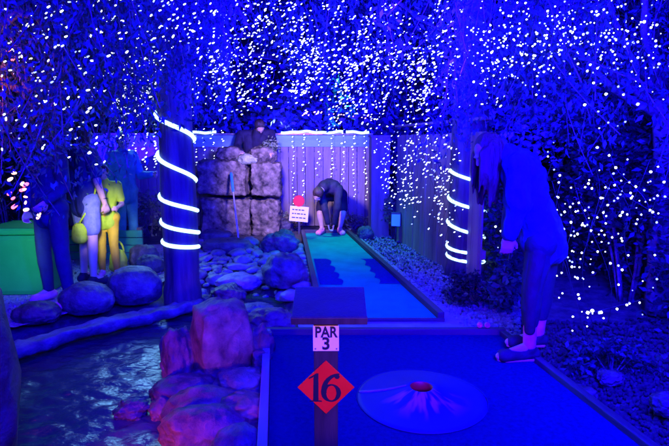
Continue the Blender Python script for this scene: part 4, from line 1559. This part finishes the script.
# ------------------------------------------------------------------ fairy lights
M['bulb_dim'] = glow('bulb_dim', (0.45, 0.6, 1.0), 1.6)


def bulb_mesh(mat, L_, r):
    v, f = tube([V_((-L_ / 2 - r * .6, 0, 0)), V_((-L_ / 2, 0, 0)), V_((0, 0, 0)), V_((L_ / 2, 0, 0)), V_((L_ / 2 + r * .7, 0, 0))], [r * .45, r * .95, r, r * .8, r * .25], 8)
    return mesh_from('bulb', v, f, mat)


BW, BB, BO, BR = bulb_mesh(M['bulb'], 0.026, 0.0085), bulb_mesh(M['bulb'], 0.008, 0.0105), bulb_mesh(M['bulb_warm'], 0.030, 0.012), bulb_mesh(M['bulb_red'], 0.030, 0.012)
WD, BD = bulb_mesh(M['bulb_dim'], 0.022, 0.0075), bulb_mesh(M['bulb_dim'], 0.008, 0.009)
DIM = {BW: WD, BB: BD}
N_BULBS = 0


def strand(pts, n, label, group, bulb=BW, tilt=True, jit=0.03, size=1.0):
    """a string of fairy lights along pts: its wire, and every bulb a part"""
    global N_BULBS
    c0 = pts[0].copy()
    v, f = tube([p - c0 for p in pts], 0.0018, 4)
    root = link('light_string', mesh_from('light_string', v, f, M['wire']), None, c0)
    tag(root, label, 'fairy lights', group)
    seg = len(pts) - 1
    for i in range(n):
        t = min(max((i + 0.5 + random.uniform(-.45, .45)) / n, 0), 0.999) * seg
        k_ = int(t)
        p = pts[k_].lerp(pts[k_ + 1], t - k_) - c0
        b_ = link('bulb', DIM.get(bulb, bulb) if random.random() < 0.22 else bulb, root, p + V_((random.gauss(0, jit), random.gauss(0, jit * .7), random.gauss(0, jit * .3))))
        if tilt:
            b_.rotation_euler = (random.gauss(0, .25), -R(28) + random.gauss(0, .28), random.gauss(0, .35))
        else:
            b_.rotation_euler = (random.uniform(0, 6), random.uniform(0, 6), random.uniform(0, 6))
        s_ = size * random.choice((0.6, 0.75, 0.9, 1, 1.15))
        b_.scale = (s_,) * 3
        N_BULBS += 1
    return root


def spread_of(o, deg):
    o.data.spread = R(deg)
    return o


def hanging(u, vt, vb, Y, n, label, group, lean=0.0, wave=1.0, **kw):
    a_, b_ = D(u, vt, Y), D(u + lean, vb, Y)
    pts = []
    wob = random.uniform(0, 6)
    for k_ in range(9):
        t = k_ / 8
        p = a_.lerp(b_, t)
        p.x += wave * 0.07 * math.sin(wob + t * 4)
        p.y += wave * 0.10 * math.sin(wob * 2 + t * 3)
        pts.append(p)
    return strand(pts, n, label, group, **kw)


g1 = ('string of white fairy lights hanging in the weeping branches over the stone stack', 'fairy lights in the weeping tree')
for i in range(112):
    u = 118 + (482 - 118) * ((i * 0.618034) % 1)
    vt = random.choice((random.uniform(-20, 20), random.uniform(10, 60), random.uniform(40, 75)))
    vb = min(vt + random.uniform(45, 80), random.uniform(98, 130) if not 222 < u < 285 else random.uniform(94, 114))
    hanging(u, vt, vb, random.uniform(4.7, 6.8), int((vb - vt) / 2.9), *g1, lean=random.uniform(-25, 25), jit=0.09, size=0.68)
g2 = ('string of white fairy lights hanging in the drooping tree at the left', 'fairy lights in the left tree')
for i in range(26):
    u = -8 + 140 * ((i * 0.618034) % 1)
    vt = random.uniform(-25, 70)
    hanging(u, vt, vt + random.uniform(70, 110), random.uniform(3.3, 4.1), 11, *g2, lean=random.uniform(-15, 15), jit=0.06, size=0.6)
for i in range(11):
    u = random.uniform(95, 160)
    vt = random.uniform(20, 60)
    hanging(u, vt, vt + random.uniform(60, 90), random.uniform(4.4, 5.0), 18, *g2, lean=random.uniform(-10, 10), jit=0.06, size=0.72)
for i in range(9):
    u = 128 + 105 * ((i * 0.618034) % 1)
    vt = random.uniform(-25, 30)
    hanging(u, vt, vt + random.uniform(60, 90), random.uniform(3.3, 3.8), 14, *g2, lean=random.uniform(-12, 12), jit=0.07, size=0.56)
g3 = ('string of white fairy lights in the boughs of the tree above the hedge', 'fairy lights in the right tree')
for i in range(26):
    u = 470 + 190 * ((i * 0.618034) % 1)
    vt = random.uniform(-25, 40)
    hanging(u, vt, vt + random.uniform(40, 80), random.uniform(3.3, 4.2), 13, *g3, lean=random.uniform(-25, 40), bulb=BB, jit=0.08, size=0.6)
for i in range(10):
    u = 476 + 90 * ((i * 0.618034) % 1)
    vt = random.uniform(0, 70)
    hanging(u, vt, vt + random.uniform(40, 60), random.uniform(3.2, 3.6), 11, *g3, lean=random.uniform(-15, 15), bulb=BB, jit=0.07, size=0.55)
for i in range(4):
    u = random.uniform(560, 665)
    hanging(u, 20, 130, random.uniform(3.4, 4.0), 6, *g3, lean=random.uniform(-20, 20), bulb=BB, jit=0.06, size=0.85)
g4 = ('straight string of white fairy lights hanging down the front of the back fence', 'fairy lights down the back fence')
for u, vb, n in ((293, 208, 17), (303, 196, 14), (318, 176, 9), (332, 178, 12), (343, 184, 12), (354, 200, 14), (366, 200, 16), (204, 176, 9), (213, 166, 8), (222, 160, 6), (133, 170, 10), (146, 176, 12), (155, 168, 11), (196, 168, 7)):
    hanging(u, 128, vb, BY - 0.2 if u > 185 else 7.0, int(n * 1.35), *g4, jit=0.016, wave=0.12, size=.8)
g5 = ('string of white fairy lights draped down the plank fence behind the right post', 'fairy lights down the right fence')
for i in range(24):
    t = (i * 0.618034) % 1
    u = 386 + 72 * t
    Y = 7.55 - 2.0 * t
    hanging(u, random.uniform(112, 150), 205 + 45 * t + random.uniform(-20, 5), Y - 0.15, 15, *g5, lean=random.uniform(-10, 10), jit=0.07, size=.66)
g6 = ('string of white fairy lights draped over the hedge right of the woman', 'fairy lights on the hedge')
for u, v0, v1, n, Y in ((552, 180, 300, 8, 3.5), (562, 172, 290, 10, 3.45), (574, 176, 330, 13, 3.4), (586, 180, 320, 11, 3.4), (600, 180, 332, 9, 3.35), (618, 165, 240, 7, 3.3), (636, 160, 300, 8, 3.2), (652, 150, 232, 6, 3.2), (545, 190, 260, 8, 3.5), (568, 200, 270, 12, 3.4), (580, 200, 262, 12, 3.4), (592, 170, 250, 9, 3.35), (606, 180, 226, 6, 3.3), (630, 150, 210, 8, 3.2), (660, 160, 300, 7, 3.1), (644, 180, 215, 6, 3.1), (548, 140, 180, 5, 3.6), (508, 190, 250, 5, 3.9)):
    hanging(u, v0, v1, Y, int(n * 1.3), *g6, lean=random.uniform(-12, 12), bulb=BB, jit=0.07, size=0.66, tilt=False)
a_, b_ = D(572, 318, 3.2), D(640, 300, 3.1)
strand([a_.lerp(b_, t / 6) for t in range(7)], 9, *g6, bulb=BB, size=0.95, tilt=False, jit=0.02)
hanging(28, 165, 225, 3.7, 9, 'string of warm orange fairy lights low in the drooping left tree', 'warm fairy lights', lean=-4, bulb=BO, jit=0.03)
hanging(10, 180, 220, 3.7, 7, 'string of red fairy lights low in the drooping left tree', 'red fairy lights', lean=8, bulb=BR, jit=0.035)
hanging(6, 20, 60, 3.9, 4, 'short string of red fairy lights high at the left edge', 'red fairy lights', lean=2, bulb=BR, jit=0.03)
a_, b_ = D(296, 112, 8.6), D(372, 116, 8.6)
strand([a_.lerp(b_, t / 8) + V_((0, 0, -.05 * math.sin(t * 2))) for t in range(9)], 22, 'string of orange fairy lights swagged above the back fence', 'warm fairy lights', bulb=BO, size=.8, jit=0.08)

# ------------------------------------------------------------------ lights
W = bpy.data.worlds.new('World')
S.world = W
W.use_nodes = True
nt = W.node_tree
bg = nt.nodes['Background']
sky = nt.nodes.new('ShaderNodeTexSky')
sky.sky_type = 'NISHITA'
sky.sun_disc = False
sky.sun_elevation = R(2)
sky.sun_rotation = R(200)
mx = nt.nodes.new('ShaderNodeMix')
mx.data_type = 'RGBA'
mx.blend_type = 'MULTIPLY'
mx.inputs[0].default_value = 1.0
mx.inputs[7].default_value = (0.03, 0.05, 1.0, 1)
nt.links.new(sky.outputs['Color'], mx.inputs[6])
nt.links.new(mx.outputs[2], bg.inputs['Color'])
bg.inputs['Strength'].default_value = 0.02


def lamp(kind, name, loc, col, e, size=0.5, target=None, spot=None, blend=0.6):
    l = bpy.data.lights.new(name, kind)
    l.color = col
    l.energy = e
    if kind == 'AREA':
        l.shape = 'DISK'
        l.size = size
    elif kind in ('POINT', 'SPOT'):
        l.shadow_soft_size = size
    if spot:
        l.spot_size = R(spot)
        l.spot_blend = blend
    o = bpy.data.objects.new(name, l)
    COL.objects.link(o)
    o.location = loc
    if target is not None:
        o.rotation_euler = (Vector(target) - Vector(loc)).to_track_quat('-Z', 'Y').to_euler()
    return o


sun = lamp('SUN', 'moon', (0, 0, 10), (0.6, 0.7, 1.0), 0.01, target=(0.5, 1, 9))
sun.data.angle = R(0.5)
BLUE = (0.006, 0.001, 1.0)  # unseen lamps added below stand in for the glow of the fairy lights
lamp('AREA', 'blue_fill', (0.9, 1.5, 3.7), BLUE, 480, 1.4, target=(0.6, 3.0, 0.0))
lamp('AREA', 'blue_fill', (0.3, -0.6, 2.3), BLUE, 950, 1.0, target=(0.3, 5.0, 3.8))
lamp('AREA', 'blue_fill', (-1.5, 0.8, 2.1), BLUE, 560, 0.9, target=(-2.2, 5, 3.2))
lamp('AREA', 'blue_fill', (1.3, 1.2, 2.1), BLUE, 1350, 0.9, target=(3.3, 5, 2.0))
lamp('AREA', 'blue_fill', (1.75, 2.3, 1.7), BLUE, 160, 0.6, target=(3.1, 4.1, 0.8))
spread_of(lamp('AREA', 'blue_fill', (0.3, 3.6, 1.9), BLUE, 1900, 1.2, target=(-0.1, 6.6, 4.2)), 120)
lamp('AREA', 'blue_fill', (1.6, 4.4, 2.8), BLUE, 200, 0.9, target=(1.9, 6.5, 0.3))
lamp('AREA', 'blue_fill', (-1.5, 4.4, 3.0), BLUE, 170, 0.9, target=(-1.2, 6.0, 0.0))
lamp('AREA', 'blue_fill', (-0.6, 9.55, 1.3), BLUE, 2200, 1.2, target=(-0.6, 11.4, 3.0))
lamp('AREA', 'blue_fill', (-3.6, 9.0, 1.5), BLUE, 250, 1.2, target=(-4.2, 11.0, 3.0))
lamp('AREA', 'blue_fill', (2.9, 8.3, 1.2), BLUE, 1600, 1.0, target=(3.6, 10.2, 3.0))
# white and cyan floods of the back corner
lamp('SPOT', 'white_flood', (-0.75, 6.3, 1.7), (0.66, 0.48, 0.92), 600, 0.12, target=(-0.7, 9.0, 0.75), spot=62, blend=0.5)
lamp('SPOT', 'cyan_flood_or_fill', (0.1, 7.6, 2.5), (0.08, 0.95, 0.8), 240, 0.1, target=(0.05, 7.1, 0.0), spot=64)
lamp('SPOT', 'cyan_flood_or_fill', (-2.7, 7.0, 1.8), (0.2, 0.55, 1.0), 480, 0.8, target=(-1.3, 3.6, -0.2), spot=70)  # unseen lamp, placed to throw glints across the pond
lamp('SPOT', 'green_fill', (-2.8, 4.15, 0.6), (0.4, 1.0, 0.35), 15, 0.1, target=(-3.12, 5.1, 0.5), spot=85)  # unseen lamp added to brighten the green box
lamp('POINT', 'red_glow', (-2.35, 3.5, 1.95), (1.0, 0.12, 0.06), 16, 0.08)
lamp('SPOT', 'path_lamp', (-1.9, 4.05, 1.1), (1.0, 0.9, 0.2), 170, 0.08, target=(-2.52, 5.7, 0.62), spot=30, blend=1.0)
# red lamps: one in the pond shining on the rock pile, the rest unseen, added for the mound, the woman and the sign
lamp('SPOT', 'red_spot', (-1.42, 1.95, 0.10), (1.0, 0.07, 0.03), 52, 0.05, target=(-0.75, 2.9, 0.1), spot=75)
lamp('SPOT', 'red_spot', (0.35, 0.8, 0.9), (1.0, 0.05, 0.10), 30, 0.05, target=(0.5, 2.7, 0.06), spot=34, blend=0.9)
lamp('SPOT', 'red_spot', (0.6, 0.9, 1.0), (1.0, 0.05, 0.12), 34, 0.05, target=(1.22, 3.45, 0.42), spot=24, blend=0.9)
lamp('SPOT', 'red_spot', (0.30, 0.35, 1.1), (1.0, 0.28, 0.22), 75, 0.05, target=(-0.03, 1.9, 0.66), spot=24, blend=0.5)

# ------------------------------------------------------------------ camera and output
cam = bpy.data.cameras.new('camera')
cam.sensor_width = 36
cam.lens = 36 * F / 669
cam.clip_end = 400
cam.clip_start = 0.05
co = bpy.data.objects.new('camera', cam)
COL.objects.link(co)
co.location = (0, 0, CAMZ)
co.rotation_euler = (PI / 2 - PITCH, 0, 0)
S.camera = co
S.view_settings.view_transform = 'Standard'
S.view_settings.look = 'None'
S.view_settings.exposure = 0
S.view_settings.gamma = 1
S.view_settings.use_curve_mapping = False
S.render.engine = 'CYCLES'
S.cycles.use_denoising = True
S.cycles.sample_clamp_indirect = 3.0
S.cycles.max_bounces = 5
S.cycles.caustics_reflective = False
S.cycles.caustics_refractive = False
print('bulbs', N_BULBS)
